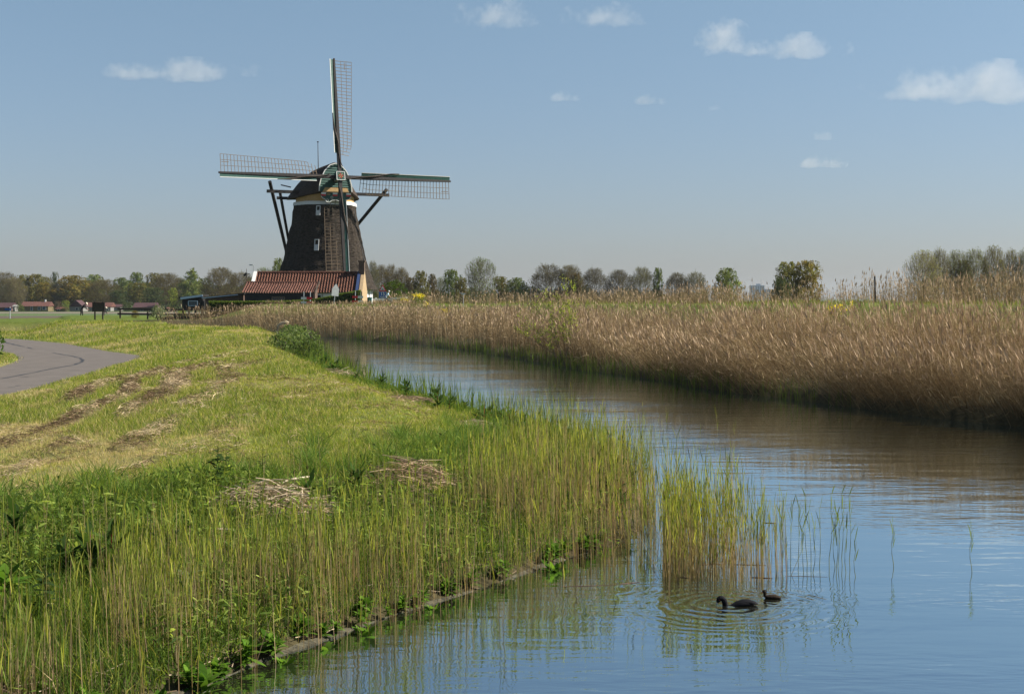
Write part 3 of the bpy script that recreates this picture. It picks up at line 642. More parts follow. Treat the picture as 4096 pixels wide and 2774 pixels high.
# white doors on the right facet
t = MB()
def facet(k, u, z, r, out=0.0):
    o8 = octa(r, z); a, b = o8[k % 8], o8[(k + 1) % 8]; nrm = ((a + b) / 2 - Vector((MX, MY, z))).normalized()
    return a.lerp(b, u) + nrm * out, (b - a).normalized(), nrm
for u in (.25, .62):
    p, tn, nr_ = facet(1, u, 3.1, 5.1, .03); t.box(p, (.7, .08, 1.5), 0, Matrix((tn, nr_, (0, 0, 1))).transposed())
part(t, 'door', M['white'], label='white shutters in the low base wall')
t = MB(); t.loft([octa(3.40, 12.62), octa(3.30, 12.98)]); part(t, 'white_band', M['white'])
t = MB(); t.loft([[Vector((MX + 3.05 * math.cos(a), MY + 3.05 * math.sin(a), z)) for a in np.linspace(0, 2 * math.pi, 32, endpoint=False)] for z in (12.9, 13.75)]); part(t, 'cap_ring', M['tan'], smooth=False)
def window(px, py0, py1, wpx):
    zc = 2.83 + (1395 - (py0 + py1) / 2) * .01089; h = (py1 - py0) * .01089; w = wpx * .01089; u_off = (px - 600) * .01089
    r = float(np.interp(zc, [p[0] for p in prof], [p[1] for p in prof])); o8 = octa(r, zc); a, b = o8[7], o8[0]   # left-centre facet
    slope = .215; tn = (b - a).normalized(); nr_ = ((a + b) / 2 - Vector((MX, MY, zc))).normalized()
    vx = Vector((math.cos(LOS), math.sin(LOS), 0)); u = (u_off - (a - Vector((MX, MY, zc))).dot(vx)) / ((b - a).dot(vx)); p = a.lerp(b, u) + nr_ * .10
    upv = (Vector((0, 0, 1)) - nr_ * slope).normalized(); n2 = tn.cross(upv).normalized()
    if n2.dot(nr_) < 0: n2 = -n2
    Rm = Matrix((tn, n2, upv)).transposed()
    fr = MB(); e = .07
    for sx in (-1, 1): fr.box(p + tn * sx * (w / 2), (e, .16, h), 0, Rm)
    for sz in (-1, 1): fr.box(p + upv * sz * (h / 2), (w + e, .18, e), 0, Rm)
    fr.box(p - upv * h * .22 - n2 * .02, (w - e, .08, h * .52), 0, Rm)
    for k in range(4): fr.box(p - upv * h * (.06 + .1 * k) + n2 * .03, (w - e, .04, .03), 0, Rm)
    wo_ = part(fr, 'window', M['white'])
    gl = MB(); gl.box(p + upv * h * .25 - n2 * .04, (w - e, .05, h * .48), 0, Rm); part(gl, 'pane', M['glass'], wo_)
window(539, 512, 600, 34); window(524, 833, 935, 36)
for u, z, h in ((.35, 11.5, 1.3), (.45, 7.6, 1.5)):
    sl = MB()
    r = float(np.interp(z, [p[0] for p in prof], [p[1] for p in prof])); p, tn, nr_ = facet(1, u, z, r, .04)
    upv = (Vector((0, 0, 1)) - nr_ * .21).normalized(); sl.box(p, (.22, .2, h), 0, Matrix((tn, nr_, upv)).transposed())
    part(sl, 'narrow_hatch', M['tar'])
# cap
AZ = math.radians(26); nF = Vector((math.sin(AZ), -math.cos(AZ), 0)); vR = Vector((math.cos(AZ), math.sin(AZ), 0)); UZ = Vector((0, 0, 1)); AX = Vector((MX, MY, 0))
def cp(u, v, z): return AX + nF * u + vR * v + UZ * z
secs = [(-4.5, 1.3, 13.75, 14.6), (-4.1, 2.2, 13.5, 15.2), (-3.2, 3.1, 13.36, 15.85), (-1.8, 3.7, 13.32, 16.35), (-.2, 3.75, 13.34, 16.68), (1.2, 3.4, 13.42, 16.8), (2.3, 2.7, 13.6, 16.88), (3.25, 1.95, 13.85, 16.95)]
c = MB(); rr = []
for u, w, zb, zt_ in secs:
    ring = []
    for k in range(21):
        s = -1 + 2 * k / 20; hgt = (1 - abs(s) ** 1.75); ring.append(cp(u, w * math.copysign(abs(s) ** .85, s) * (1 - .12 * hgt * (1 - hgt)), zb + (zt_ - zb) * hgt + (vn(u * 3 + 20, k * 1.3) - .5) * .05))
    ring += [cp(u, w * .8, zb + .05), cp(u, 0, zb + .08), cp(u, -w * .8, zb + .05)]
    rr.append(ring)
c.loft(rr); part(c, 'cap', M['thatch_cap'])
# green boarded cap front with white trim
f = MB(); prof_f = [(-1.72, 13.95), (-1.68, 14.6), (-1.50, 15.3), (-1.15, 16.05), (-.6, 16.65), (0, 16.86), (.6, 16.65), (1.15, 16.05), (1.50, 15.3), (1.68, 14.6), (1.72, 13.95)]
def half_w(z): return float(np.interp(z, [p[1] for p in prof_f[:6]], [-p[0] for p in prof_f[:6]]))
z = 13.95; k = 0
while z < 16.75:
    z1 = min(z + .235, 16.84); w0, w1 = half_w(z), half_w(z1); o = .0
    f.add([cp(3.38, -w0, z), cp(3.38, w0, z), cp(3.30, w1, z1), cp(3.30, -w1, z1), cp(3.22, -w0, z), cp(3.22, w0, z), cp(3.22, w1, z1), cp(3.22, -w1, z1)],
          [(0, 1, 2, 3), (4, 7, 6, 5), (0, 4, 5, 1), (1, 5, 6, 2), (2, 6, 7, 3), (3, 7, 4, 0)]); z = z1
front = part(f, 'cap_front', M['green2'])
tr = MB()
for a, b in zip(prof_f[:-1], prof_f[1:]): tr.bar(cp(3.42, a[0] * 1.03, a[1]), cp(3.42, b[0] * 1.03, b[1]), .09, .08, nF)
part(tr, 'white_trim', M['white'], front)
tn_ = MB(); tn_.prism([cp(3.41, -1.45, 13.82), cp(3.41, 1.45, 13.82), cp(3.41, 1.25, 14.32), cp(3.41, -1.15, 14.32)], nF * .06); part(tn_, 'weather_beam', M['tan'], front)
bd = MB(); out = [(-1.62, 13.78), (-1.62, 13.42), (-1.45, 13.2), (-1.2, 13.12), (-1.05, 12.86), (-.75, 12.8), (-.45, 13.0), (0, 13.05), (.35, 12.95), (.6, 12.78), (1.0, 12.86), (1.2, 13.12), (1.45, 13.2), (1.62, 13.42), (1.62, 13.78)]
bd.prism([cp(3.46, a, b) for a, b in out], nF * .07); beard = part(bd, 'beard_board', M['green'], front)
def flat_bits(name, mat_, bits, parent=mill):
    b = MB()
    for u0, (v0, v1, z0, z1) in bits: b.box(cp(u0, (v0 + v1) / 2, (z0 + z1) / 2), (v1 - v0, .03, z1 - z0), 0, Matrix((vR, nF, UZ)).transposed())
    return part(b, name, mat_, parent)
for v in (-1.6, -.35, 1.1): flat_bits('white_block', M['white'], [(3.56, (v, v + .5, 13.62, 13.8))], front)
for v in (-1.6, -.35, 1.1): flat_bits('red_block', M['red'], [(3.56, (v, v + .5, 13.44, 13.62))], front)
e = MB()
for a, b in zip(out[1:-2], out[2:-1]): e.bar(cp(3.56, *a), cp(3.56, *b), .05, .05, nF)
for v, z in ((-.95, 13.0), (.75, 12.97)):
    for q in range(8): a0, a1 = q * math.pi / 4, (q + 1) * math.pi / 4; e.bar(cp(3.56, v + .13 * math.cos(a0), z + .13 * math.sin(a0)), cp(3.56, v + .13 * math.cos(a1), z + .13 * math.sin(a1)), .035, .03, nF)
for q in range(8): a0, a1 = q * math.pi / 4, (q + 1) * math.pi / 4; e.bar(cp(3.56, -.45 + .12 * math.cos(a0), 13.3 + .12 * math.sin(a0)), cp(3.56, -.45 + .12 * math.cos(a1), 13.3 + .12 * math.sin(a1)), .035, .03, nF)
part(e, 'white_scrollwork', M['white'], front)
def text_on(txt, size, origin, xdir, ydir, mat_, name, parent, ext=.008, porigin=(0, 0, 0)):
    cu = bpy.data.curves.new(name, 'FONT'); cu.body = txt; cu.size = size; cu.extrude = ext; cu.align_x = 'CENTER'; cu.align_y = 'CENTER'; cu.offset = size * .018
    ob = bpy.data.objects.new(name, cu); C.objects.link(ob); bpy.context.view_layer.update()
    me = bpy.data.meshes.new_from_object(ob.evaluated_get(bpy.context.evaluated_depsgraph_get())); C.objects.unlink(ob); bpy.data.objects.remove(ob)
    X, Y = Vector(xdir).normalized(), Vector(ydir).normalized(); Z = X.cross(Y); R = Matrix((X, Y, Z)).transposed().to_4x4(); R.translation = Vector(origin) - Vector(porigin)
    me.transform(R); me.materials.clear(); me.materials.append(mat_); return link(name, me, parent)
text_on('AN', .26, cp(3.55, -.82, 13.62), vR, UZ, M['tan'], 'lettering', front, porigin=(MX, MY, MZ))
# sails
TILT = math.radians(8.5); ROLL = math.radians(SAIL_ROLL)
fD = (nF * math.cos(TILT) + UZ * math.sin(TILT)).normalized(); wU = (UZ * math.cos(TILT) - nF * math.sin(TILT)).normalized()
HUB = cp(4.55, .02, 15.38)
sh = MB(); sh.tube([HUB - fD * 2.2, HUB - fD * .3], [.36, .34], 12); part(sh, 'windshaft', M['tar'])
hb_ = MB(); Rh = Matrix((vR, fD, wU)).transposed(); hb_.box(HUB, (.86, .9, .86), 0, Rh); hub = part(hb_, 'shaft_head', M['green'])
he = MB()
for a, b in ((-1, -1), (-1, 1), (1, -1), (1, 1)): he.box(HUB + vR * a * .43 + wU * b * .0 + fD * .45, (.06, .03, .86), 0, Rh) if b == -1 else he.box(HUB + wU * a * .43 + fD * .455, (.86, .03, .05), 0, Rh)
part(he, 'white_edges', M['white'], hub)
st = MB()
for q in range(8):
    d = vR * math.cos(q * math.pi / 4 + .2) + wU * math.sin(q * math.pi / 4 + .2); st.bar(HUB + fD * .47 + d * .06, HUB + fD * .47 + d * .30, .055, .02, fD, q % 2)
part(st, 'painted_star', [M['red'], M['tan']], hub)
for k in range(4):
    th = k * math.pi / 2 + ROLL; rD = wU * math.cos(th) - vR * math.sin(th); bD = -wU * math.sin(th) - vR * math.cos(th)
    foff = fD * (.12 if k % 2 == 0 else -.16)
    def q(r, b, f_=0.0): return HUB + foff + rD * r + bD * b + fD * f_
    sm = MB(); RL = 12.5
    rings = []
    for r, w in ((0, .34), (3, .34), (8, .27), (RL, .17)): rings.append([q(r, -w / 2, -w / 2), q(r, w / 2, -w / 2), q(r, w / 2, w / 2), q(r, -w / 2, w / 2)])
    sm.loft(rings); sail = part(sm, 'sail', M['stockwood'])
    sail['label'] = ['upright latticed sail pointing at the sky', 'latticed sail reaching left', 'latticed sail hanging down before the tower', 'latticed sail reaching right'][k]
    lt = MB(); nb = 28; r0, r1 = 2.35, 12.25
    def lp(r, s):    # twisted lattice, trailing side falls back from the wind
        ph = math.radians(np.interp(r, [r0, r1], [24, 3])); return q(r, -.12 - s * math.cos(ph), -s * math.sin(ph))
    wid = lambda r: float(np.interp(r, [r0, r0 + .9, r1], [1.25, 1.62, 1.80]))
    for i in range(nb + 1):
        r = r0 + (r1 - r0) * i / nb; lt.bar(lp(r, -.2), lp(r, wid(r)), .045, .05, fD)
    for frac in (.34, .67, 1.0):
        for i in range(nb):
            ra, rb = r0 + (r1 - r0) * i / nb, r0 + (r1 - r0) * (i + 1) / nb
            if frac == 1.0 and i < 2: continue
            if frac == .67 and i < 1: continue
            lt.bar(lp(ra, wid(ra) * frac), lp(rb, wid(rb) * frac), .035, .04, fD)
    lt.bar(lp(11.4, 1.0), lp(12.15, 1.0), .05, .05, fD)
    part(lt, 'lattice', M['lath'], sail)
    bo = MB(); we = MB(); rb0, rb1 = 2.45, 12.4
    def bp(r, s, f_=0):
        ph = math.radians(np.interp(r, [r0, r1], [22, 12])); w = np.interp(r, [r0, r1], [.14, .10]); return q(r, w + s * math.cos(ph), s * math.sin(ph) + f_ + .02)
    ns = 12
    for i in range(ns):
        a, b = rb0 + (rb1 - rb0) * i / ns, rb0 + (rb1 - rb0) * (i + 1) / ns - .02
        bo.add([bp(a, 0), bp(b, 0), bp(b, .36), bp(a, .36), bp(a, 0, -.05), bp(b, 0, -.05), bp(b, .36, -.05), bp(a, .36, -.05)], [(0, 1, 2, 3), (7, 6, 5, 4), (0, 4, 5, 1), (1, 5, 6, 2), (2, 6, 7, 3), (3, 7, 4, 0)])
    part(bo, 'leading_board', M['green'], sail)
    we.add([bp(rb0, .355, -.06), bp(rb1, .355, -.06), bp(rb1, .415, -.06), bp(rb0, .415, -.06), bp(rb0, .355, .03), bp(rb1, .355, .03), bp(rb1, .415, .03), bp(rb0, .415, .03)], [(0, 1, 2, 3), (7, 6, 5, 4), (0, 4, 5, 1), (1, 5, 6, 2), (2, 6, 7, 3), (3, 7, 4, 0)])
    part(we, 'white_edge', M['white'], sail)
    rc = MB(); pts = []
    for i in range(19):
        s = i / 18; r = 6.6 - 5.6 * s; pts.append(q(r, .52 * (1 - s) ** .6 - .28 * s + .05 * math.sin(s * 9), .22 + .05 * math.sin(s * 14)))
    rc.tube(pts, [.035 + .06 * math.sin(math.pi * i / 18) for i in range(19)], 6); part(rc, 'furled_sailcloth', M['brownwood'], sail)
# tail: cross beams, struts and tail pole
tl = MB(); TB = cp(-9.2, 0, 3.2)
tl.tube([cp(-3.6, 0, 14.2), TB], [.2, .18], 8)
tail = part(tl, 'tail_pole', M['tar'])
bm1 = MB(); bm1.bar(cp(.75, -6.5, 13.95), cp(.75, 6.9, 13.95), .30, .32); part(bm1, 'cross_beam', M['tar'])
bm2 = MB(); bm2.bar(cp(-2.9, -4.35, 13.55), cp(-2.9, 4.4, 13.55), .28, .3); part(bm2, 'cross_beam', M['tar'])
for v in (-6.15, 6.75):
    b = MB(); b.tube([cp(.55, v, 14.95 if v < 0 else 14.6), TB + vR * math.copysign(.25, v) + UZ * .25], [.19, .17], 8); part(b, 'strut', M['tar'])
for v in (-3.95, 4.05):
    b = MB(); b.tube([cp(-3.1, v, 14.1), TB + vR * math.copysign(.2, v) + UZ * 1.1], [.16, .14], 8); part(b, 'strut', M['tar'])
fl = MB(); fl.tube([cp(-2.2, 0, 16.0), cp(-2.25, -.05, 19.6)], [.05, .03], 6); fl.box(cp(-2.25, -.05, 19.62), (.16, .16, .1)); part(fl, 'flagpole', M['brownwood'])
bk = MB(); bk.bar(cp(-2.6, -2.9, 14.7), cp(-3.0, -3.9, 14.95), .12, .12); part(bk, 'rope_bracket', M['brownwood'])

# ------------------------------------------------------------------ barn, sheds
def tiled_roof(mb, x0, x1, y_e, z_e, y_r, z_r, pitch=.27, skew=0.0, thick=.06, rows=9):
    """corrugated pantile slope from the eave (y_e, z_e) up to the ridge (y_r, z_r)"""
    n = int((x1 - x0) / pitch * 8); sl = Vector((0, y_r - y_e, z_r - z_e)); nm = Vector((0, -(z_r - z_e), y_r - y_e)).normalized()
    if nm.z < 0: nm = -nm
    vs = []; ts = []
    for k in range(rows): ts += [(k / rows, .035), ((k + .97) / rows, .0)]
    for tt_, lift in ts:
        for i in range(n + 1):
            x = x0 + (x1 - x0) * i / n; ph = (i / 8) % 1.0
            a = .085 * math.sin(2 * math.pi * ph) * (1 if math.sin(2 * math.pi * ph) > 0 else .6) + random.gauss(0, .004)
            sag = -.05 * math.sin(math.pi * (x - x0) / (x1 - x0)) * (1 + .4 * math.sin(x * 1.3))
            p = Vector((x + skew * tt_, y_e, z_e + sag)) + sl * tt_ + nm * (a + lift); vs.append(p)
    m = n + 1; fs = [(j * m + i, j * m + i + 1, (j + 1) * m + i + 1, (j + 1) * m + i) for j in range(len(ts) - 1) for i in range(n)]
    mb.add(vs, fs)
D0 = 138.0
bx0, bx1 = W(1022, 0, D0).x, W(1450, 0, D0).x; zr, ze = W(0, 1091, D0).z, W(0, 1168, D0 - 2.3).z; yr, ye, yb = D0, D0 - 2.35, D0 + 2.35
barn = empty('tiled_barn', ((bx0 + bx1) / 2, D0, 1.2), 0, 'long brick barn with orange red tiled roof and end chimney below the windmill', 'barn')
BO = ((bx0 + bx1) / 2, D0, 1.2)
def bpart(mb, name, mats, parent=barn, origin=BO, **k): return part(mb, name, mats, parent, origin, **k)
r = MB(); tiled_roof(r, bx0 + .1, bx1 - .12, ye, ze, yr, zr, .268); tiled_roof(r, bx0 + .1, bx1 - .12, yb, ze, yr, zr, .268)
roof = bpart(r, 'roof', M['tile'], fix=False)
r = MB(); x = bx0 + .1
while x < bx1 - .3:
    r.tube([(x, yr, zr + .02), (x + .34, yr, zr + .05)], [.12, .13], 8); x += .36
bpart(r, 'ridge_tiles', M['tile'], roof)
w_ = MB(); w_.box(((bx0 + bx1) / 2 + .05, ye + .35, (1.0 + ze) / 2 - .05), (bx1 - bx0 - .5, .2, ze - 1.0)); w_.box(((bx0 + bx1) / 2, yb - .35, (1 + ze) / 2), (bx1 - bx0 - .5, .2, ze - 1)); bpart(w_, 'wall', M['plaster'])
w_ = MB(); w_.prism([(bx1 - .1, ye - .02, 1.0), (bx1 - .1, yb, 1.0), (bx1 - .1, yb, ze + .05), (bx1 - .1, yr, zr + .22), (bx1 - .1, ye - .02, ze + .05)], (.32, 0, 0)); bpart(w_, 'gable_wall', M['brick'], label='pale sunlit brick gable end on the right')
w_ = MB(); w_.prism([(bx0 + .28, ye + .25, 1.0), (bx0 + .28, yb - .25, 1.0), (bx0 + .28, yb - .25, ze), (bx0 + .28, yr, zr - .15), (bx0 + .28, ye + .25, ze)], (.22, 0, 0)); bpart(w_, 'gable_wall', M['darkbrick'])
cx0, cx1 = W(1437, 0, D0).x, W(1459, 0, D0).x; c = MB(); c.box(((cx0 + cx1) / 2, yr - .1, zr + .35), (cx1 - cx0, .7, 1.5)); c.box(((cx0 + cx1) / 2, yr - .1, zr + 1.12), (cx1 - cx0 + .14, .84, .12)); bpart(c, 'chimney', M['darkbrick'])
v = MB(); v.bar((bx0, ye - .05, ze + .05), (bx0, yr, zr + .12), .12, .34, (1, 0, 0)); bpart(v, 'verge_board', M['white'], label='white verge board at the left end')
v = MB(); v.bar((bx1 - .3, ye - .12, ze + .12), (bx1 - .3, yr - .05, zr + .14), .26, .12, (0, 0, 1)); bpart(v, 'verge_board', M['darkblue'], label='dark blue verge board at the right end')
wn = MB()
for x0_, x1_ in ((1262, 1286), (1291, 1322)):
    a, b = W(x0_, 0, ye).x, W(x1_, 0, ye).x; wn.box(((a + b) / 2, ye + .22, ze - .42), (b - a, .06, .5))
wf = bpart(wn, 'window', M['white']); wn = MB(); a, b = W(1265, 0, ye).x, W(1283, 0, ye).x; wn.box(((a + b) / 2, ye + .17, ze - .46), (b - a - .05, .06, .32)); bpart(wn, 'pane', M['glass'], wf)
# lower tiled shed in front
D1 = 133.6; sx0, sx1 = W(978, 0, D1).x, W(1262, 0, D1).x; zr1, ze1 = W(0, 1129, D1).z, W(0, 1170, D1 - 1.4).z; y1e, y1b = D1 - 1.45, D1 + .75
SO = ((sx0 + sx1) / 2, D1, 1.1); shed = empty('tiled_shed', SO, 0, 'low black shed under a pinkish tiled roof in front of the long barn', 'shed')
r = MB(); tiled_roof(r, sx0, sx1, y1e, ze1, D1, zr1, .235, .22, rows=7); tiled_roof(r, sx0 + .2, sx1 + .2, y1b, ze1 + .3, D1, zr1, .235, rows=4); roof1 = part(r, 'roof', M['tile2'], shed, SO, fix=False)
r = MB(); x = sx0 + .2
while x < sx1: r.tube([(x, D1, zr1 + .0), (x + .3, D1, zr1 + .03)], [.09, .10], 8); x += .32
part(r, 'ridge_tiles', M['tile2'], roof1, SO)
w_ = MB(); w_.box(((sx0 + sx1) / 2 + .1, y1e + .25, (.7 + ze1) / 2 - .03), (sx1 - sx0 - .3, .15, ze1 - .7)); part(w_, 'wall', M['tar'], shed, SO)
w_ = MB(); w_.prism([(sx1 - .1, y1e + .33, .9), (sx1 - .1, y1b - .1, .9), (sx1 - .1, y1b - .1, ze1 + .25), (sx1 - .1, D1, zr1 - .1), (sx1 - .1, y1e + .33, ze1)], (.2, 0, 0)); part(w_, 'gable_wall', M['darkbrick'], shed, SO)
v = MB(); v.bar((sx1 + .16, y1e - .05, ze1 + .02), (sx1 + .38, D1, zr1 + .08), .06, .16); part(v, 'verge_board', M['brownwood'], shed, SO)
a, b = W(1087, 0, y1e).x, W(1138, 0, y1e).x; zt1, zb1 = W(0, 1188, y1e).z, W(0, 1204, y1e).z; wn = MB(); yy = y1e + .15
for (p, q_) in (((a, zt1), (b, zt1)), ((a, zb1), (b, zb1)), ((a, zb1), (a, zt1)), ((b, zb1), (b, zt1)), (((a + b) / 2, zb1), ((a + b) / 2, zt1))): wn.bar((p[0], yy, p[1]), (q_[0], yy, q_[1]), .06, .06, (0, 1, 0))
wf = part(wn, 'window', M['lath'], shed, SO); g = MB(); g.box(((a + b) / 2, yy + .02, (zt1 + zb1) / 2), (b - a, .03, zt1 - zb1)); part(g, 'pane', M['glass'], wf, SO)
# low lean-to
D2 = 135.0; lx0, lx1 = W(814, 0, D2).x, W(974, 0, D2).x; zl0, zl1 = W(0, 1191, D2).z, W(0, 1175, D2).z; LO = ((lx0 + lx1) / 2, D2, .9)
lean = empty('brick_lean_to', LO, 0, 'low dark brick lean-to with a sloping roof between the black hut and tiled shed', 'shed')
w_ = MB(); w_.prism([(lx0 + .15, D2, .6), (lx1, D2, .6), (lx1, D2, zl1 - .1), (lx0 + .15, D2, zl0 - .1)], (0, 2.5, 0)); part(w_, 'wall', M['darkbrick'], lean, LO)
r = MB(); r.prism([(lx0 - .1, D2 - .25, zl0 - .08), (lx1 + .1, D2 - .25, zl1 - .05), (lx1 + .1, D2 - .25, zl1 + .1), (lx0 - .1, D2 - .25, zl0 + .04)], (0, 3.0, 0)); part(r, 'roof', M['tar'], lean, LO)
r = MB(); r.bar((lx0 - .1, D2 - .27, zl0 - .02), (lx0 + 3.3, D2 - .27, zl0 + (zl1 - zl0) * .8), .04, .07); part(r, 'fascia', M['bluepaint'], lean, LO)
wn = MB(); a, b = W(826, 0, D2).x, W(837, 0, D2).x; wn.box(((a + b) / 2, D2 - .03, zl0 - .62), (b - a, .05, .5)); wf = part(wn, 'window', M['lath'], lean, LO); g = MB(); g.box(((a + b) / 2, D2 - .06, zl0 - .62), (b - a - .1, .03, .4)); part(g, 'pane', M['glass'], wf, LO)
# black hut on posts
D3 = 137.0; hx0, hx1 = W(724, 0, D3).x, W(811, 0, D3).x; zh0, zh1 = W(0, 1188, D3).z, W(0, 1180, D3).z; zbot = W(0, 1238, D3).z; HO = ((hx0 + hx1) / 2, D3, .8)
hut = empty('black_hut', HO, 0, 'small black wooden hut with pale blue fascia behind the dark fence', 'hut')
w_ = MB(); w_.prism([(hx0 + .1, D3, zbot), (hx1, D3, zbot), (hx1, D3, zh1 - .15), (hx0 + .1, D3, zh0 - .15)], (0, 2.2, 0)); part(w_, 'wall', M['tar'], hut, HO)
r = MB(); r.prism([(hx0 - .15, D3 - .2, zh0 - .15), (hx1 + .05, D3 - .2, zh1 - .1), (hx1 + .05, D3 - .2, zh1 + .05), (hx0 - .15, D3 - .2, zh0 + .03)], (0, 2.7, 0)); part(r, 'roof', M['tar'], hut, HO)
r = MB(); r.bar((hx0, D3 - .23, zh0 - .12), (hx1 + .05, D3 - .23, zh1 - .04), .05, .2); part(r, 'fascia', M['bluepaint'], hut, HO)
a, b = W(754, 0, D3).x, W(790, 0, D3).x; zt1, zb1 = W(0, 1203, D3).z, W(0, 1222, D3).z; wn = MB(); yy = D3 - .03
for (p, q_) in (((a, zt1), (b, zt1)), ((a, zb1), (b, zb1)), ((a, zb1), (a, zt1)), ((b, zb1), (b, zt1))): wn.bar((p[0], yy, p[1]), (q_[0], yy, q_[1]), .06, .06, (0, 1, 0))
wf = part(wn, 'window', M['bluepaint'], hut, HO); g = MB(); g.box(((a + b) / 2, D3 - .015, (zt1 + zb1) / 2), (b - a, .03, zt1 - zb1)); part(g, 'pane', M['glassblue'], wf, HO)
for fx in (.08, .35, .65, .95):
    p = MB(); x = hx0 + (hx1 - hx0) * fx; p.box((x, D3 + .15, (zbot + .5) / 2), (.14, .14, zbot - .5 + .1)); part(p, 'post', M['tar'], hut, HO)

# far houses beyond the ploughed field
def house(x0, x1, yr_, ye_, yb_, wallm, roofm, label, D=500.0, wins=(), chim=None, depth=7, gable=False, door=None):
    a, b = W(x0, 0, D).x, W(x1, 0, D).x; zr_, ze_, zb_ = W(0, yr_, D).z, W(0, ye_, D).z, -1.5; o = ((a + b) / 2, D + depth / 2, zb_)
    h = empty('house', o, 0, label, 'house', 'low houses at the field edge under the trees')
    w_ = MB(); w_.box(((a + b) / 2, D + depth / 2, (zb_ + ze_) / 2), (b - a - .6, depth - .8, ze_ - zb_)); part(w_, 'wall', wallm, h, o)
    r = MB()
    if gable: r.prism([(a, D, ze_), (b, D, ze_), ((a + b) / 2, D, zr_)], (0, depth, 0))
    else: r.prism([(a, D, ze_ - .1), (a, D + depth, ze_ - .1), (a, D + depth / 2, zr_)], (b - a, 0, 0))
    rf = part(r, 'roof', roofm, h, o)
    for wx0, wx1, wy0, wy1 in wins:
        p0, p1 = W(wx0, wy0, D), W(wx1, wy1, D); f = MB(); f.box(((p0.x + p1.x) / 2, D + .4, (p0.z + p1.z) / 2), (p1.x - p0.x, .2, p0.z - p1.z)); wf = part(f, 'window', M['white'], h, o)
        g = MB(); g.box(((p0.x + p1.x) / 2, D + .3, (p0.z + p1.z) / 2), ((p1.x - p0.x) * .8, .12, (p0.z - p1.z) * .85)); part(g, 'pane', M['glassblue'], wf, o)
    if chim:
        p = W(chim, 1207, D); c = MB(); c.box((p.x, D + depth / 2, zr_ + .2), (.5, .5, 1.1)); part(c, 'chimney', M['white'], rf, o)
    return h
house(79, 194, 1206, 1223, 1246, M['houseyellow'], M['roofred'], 'yellow brick house with orange red roof and three windows, leftmost long house', wins=((120, 130, 1224, 1242), (150, 161, 1224, 1240), (167, 183, 1224, 1239)), chim=168)
house(-20, 47, 1210, 1228, 1246, M['darkbrick'], M['roofmaroon'], 'dark maroon roofed house cut by the left frame edge', wins=((20, 28, 1231, 1240),))
house(47, 62, 1218, 1224, 1246, M['housegrey'], M['housegrey'], 'small pale grey outhouse beside the dark maroon roofed house', D=495, wins=((51, 56, 1228, 1238),), depth=4)
house(219, 263, 1227, 1234, 1246, M['darkbrick'], M['roofred'], 'small red roofed shed right of the yellow brick house', D=490, wins=((228, 238, 1236, 1242),), depth=4)
house(273, 333, 1200, 1226, 1247, M['housegrey'], M['roofmaroon'], 'dark purple gabled house behind the bending person', D=498, wins=((300, 312, 1230, 1240),), gable=True)
house(331, 444, 1209, 1226, 1248, M['housegrey'], M['roofred'], 'grey house with bright orange roof behind the notice board', D=505, wins=((340, 350, 1230, 1242), (424, 434, 1230, 1242)))
house(445, 482, 1216, 1226, 1248, M['housegrey'], M['roofmaroon'], 'small grey house right of the notice board behind the fence end', D=510, wins=((455, 462, 1232, 1240),), depth=5)
house(529, 622, 1210, 1228, 1250, M['houseyellow'], M['roofmaroon'], 'house with dull red roof and orange lit end seen over the fence', D=500, wins=((560, 572, 1233, 1243), (590, 600, 1233, 1243)))
house(664, 690, 1228, 1236, 1250, M['darkbrick'], M['roofred'], 'tiny red roofed shed under the yellow green columnar tree', D=480, wins=((672, 678, 1238, 1244),), depth=3)
# far tower blocks
def block(x0, x1, y0, D, label, floors=14, cols=8, tops=True):
    a, b = W(x0, 0, D).x, W(x1, 0, D).x; z1 = W(0, y0, D).z; o = ((a + b) / 2, D + 8, -1.4); h = empty('tower_block', o, 0, label, 'tower block', 'far blue grey tower blocks')
    w_ = MB(); w_.box(((a + b) / 2, D + 8, (z1 - 1.4) / 2), (b - a, 16, z1 + 1.4)); part(w_, 'wall', M['tower'], h, o)
    if tops:
        r = MB(); r.box(((a + b) / 2 + (b - a) * .1, D + 8, z1 + 1.6), ((b - a) * .3, 8, 3.4)); part(r, 'lift_house', M['tower'], h, o)
    for c_ in range(cols):
        g = MB()
        g.box((a + (b - a) * (c_ + .5) / cols, D - .1, 3 + (z1 - 4) * .5), ((b - a) / cols * .4, .3, z1 - 5))
        part(g, 'window_strip', M['glassblue'], h, o)
block(3003, 3058, 1141, 2900, 'blue grey tower block far off between the two round trees')
block(3060, 3092, 1156, 3100, 'lower pale block just right of the blue grey tower block', 12, 5, False)
block(2852, 2868, 1141, 3000, 'narrow far tower half hidden left of the lone green tree', 14, 3)
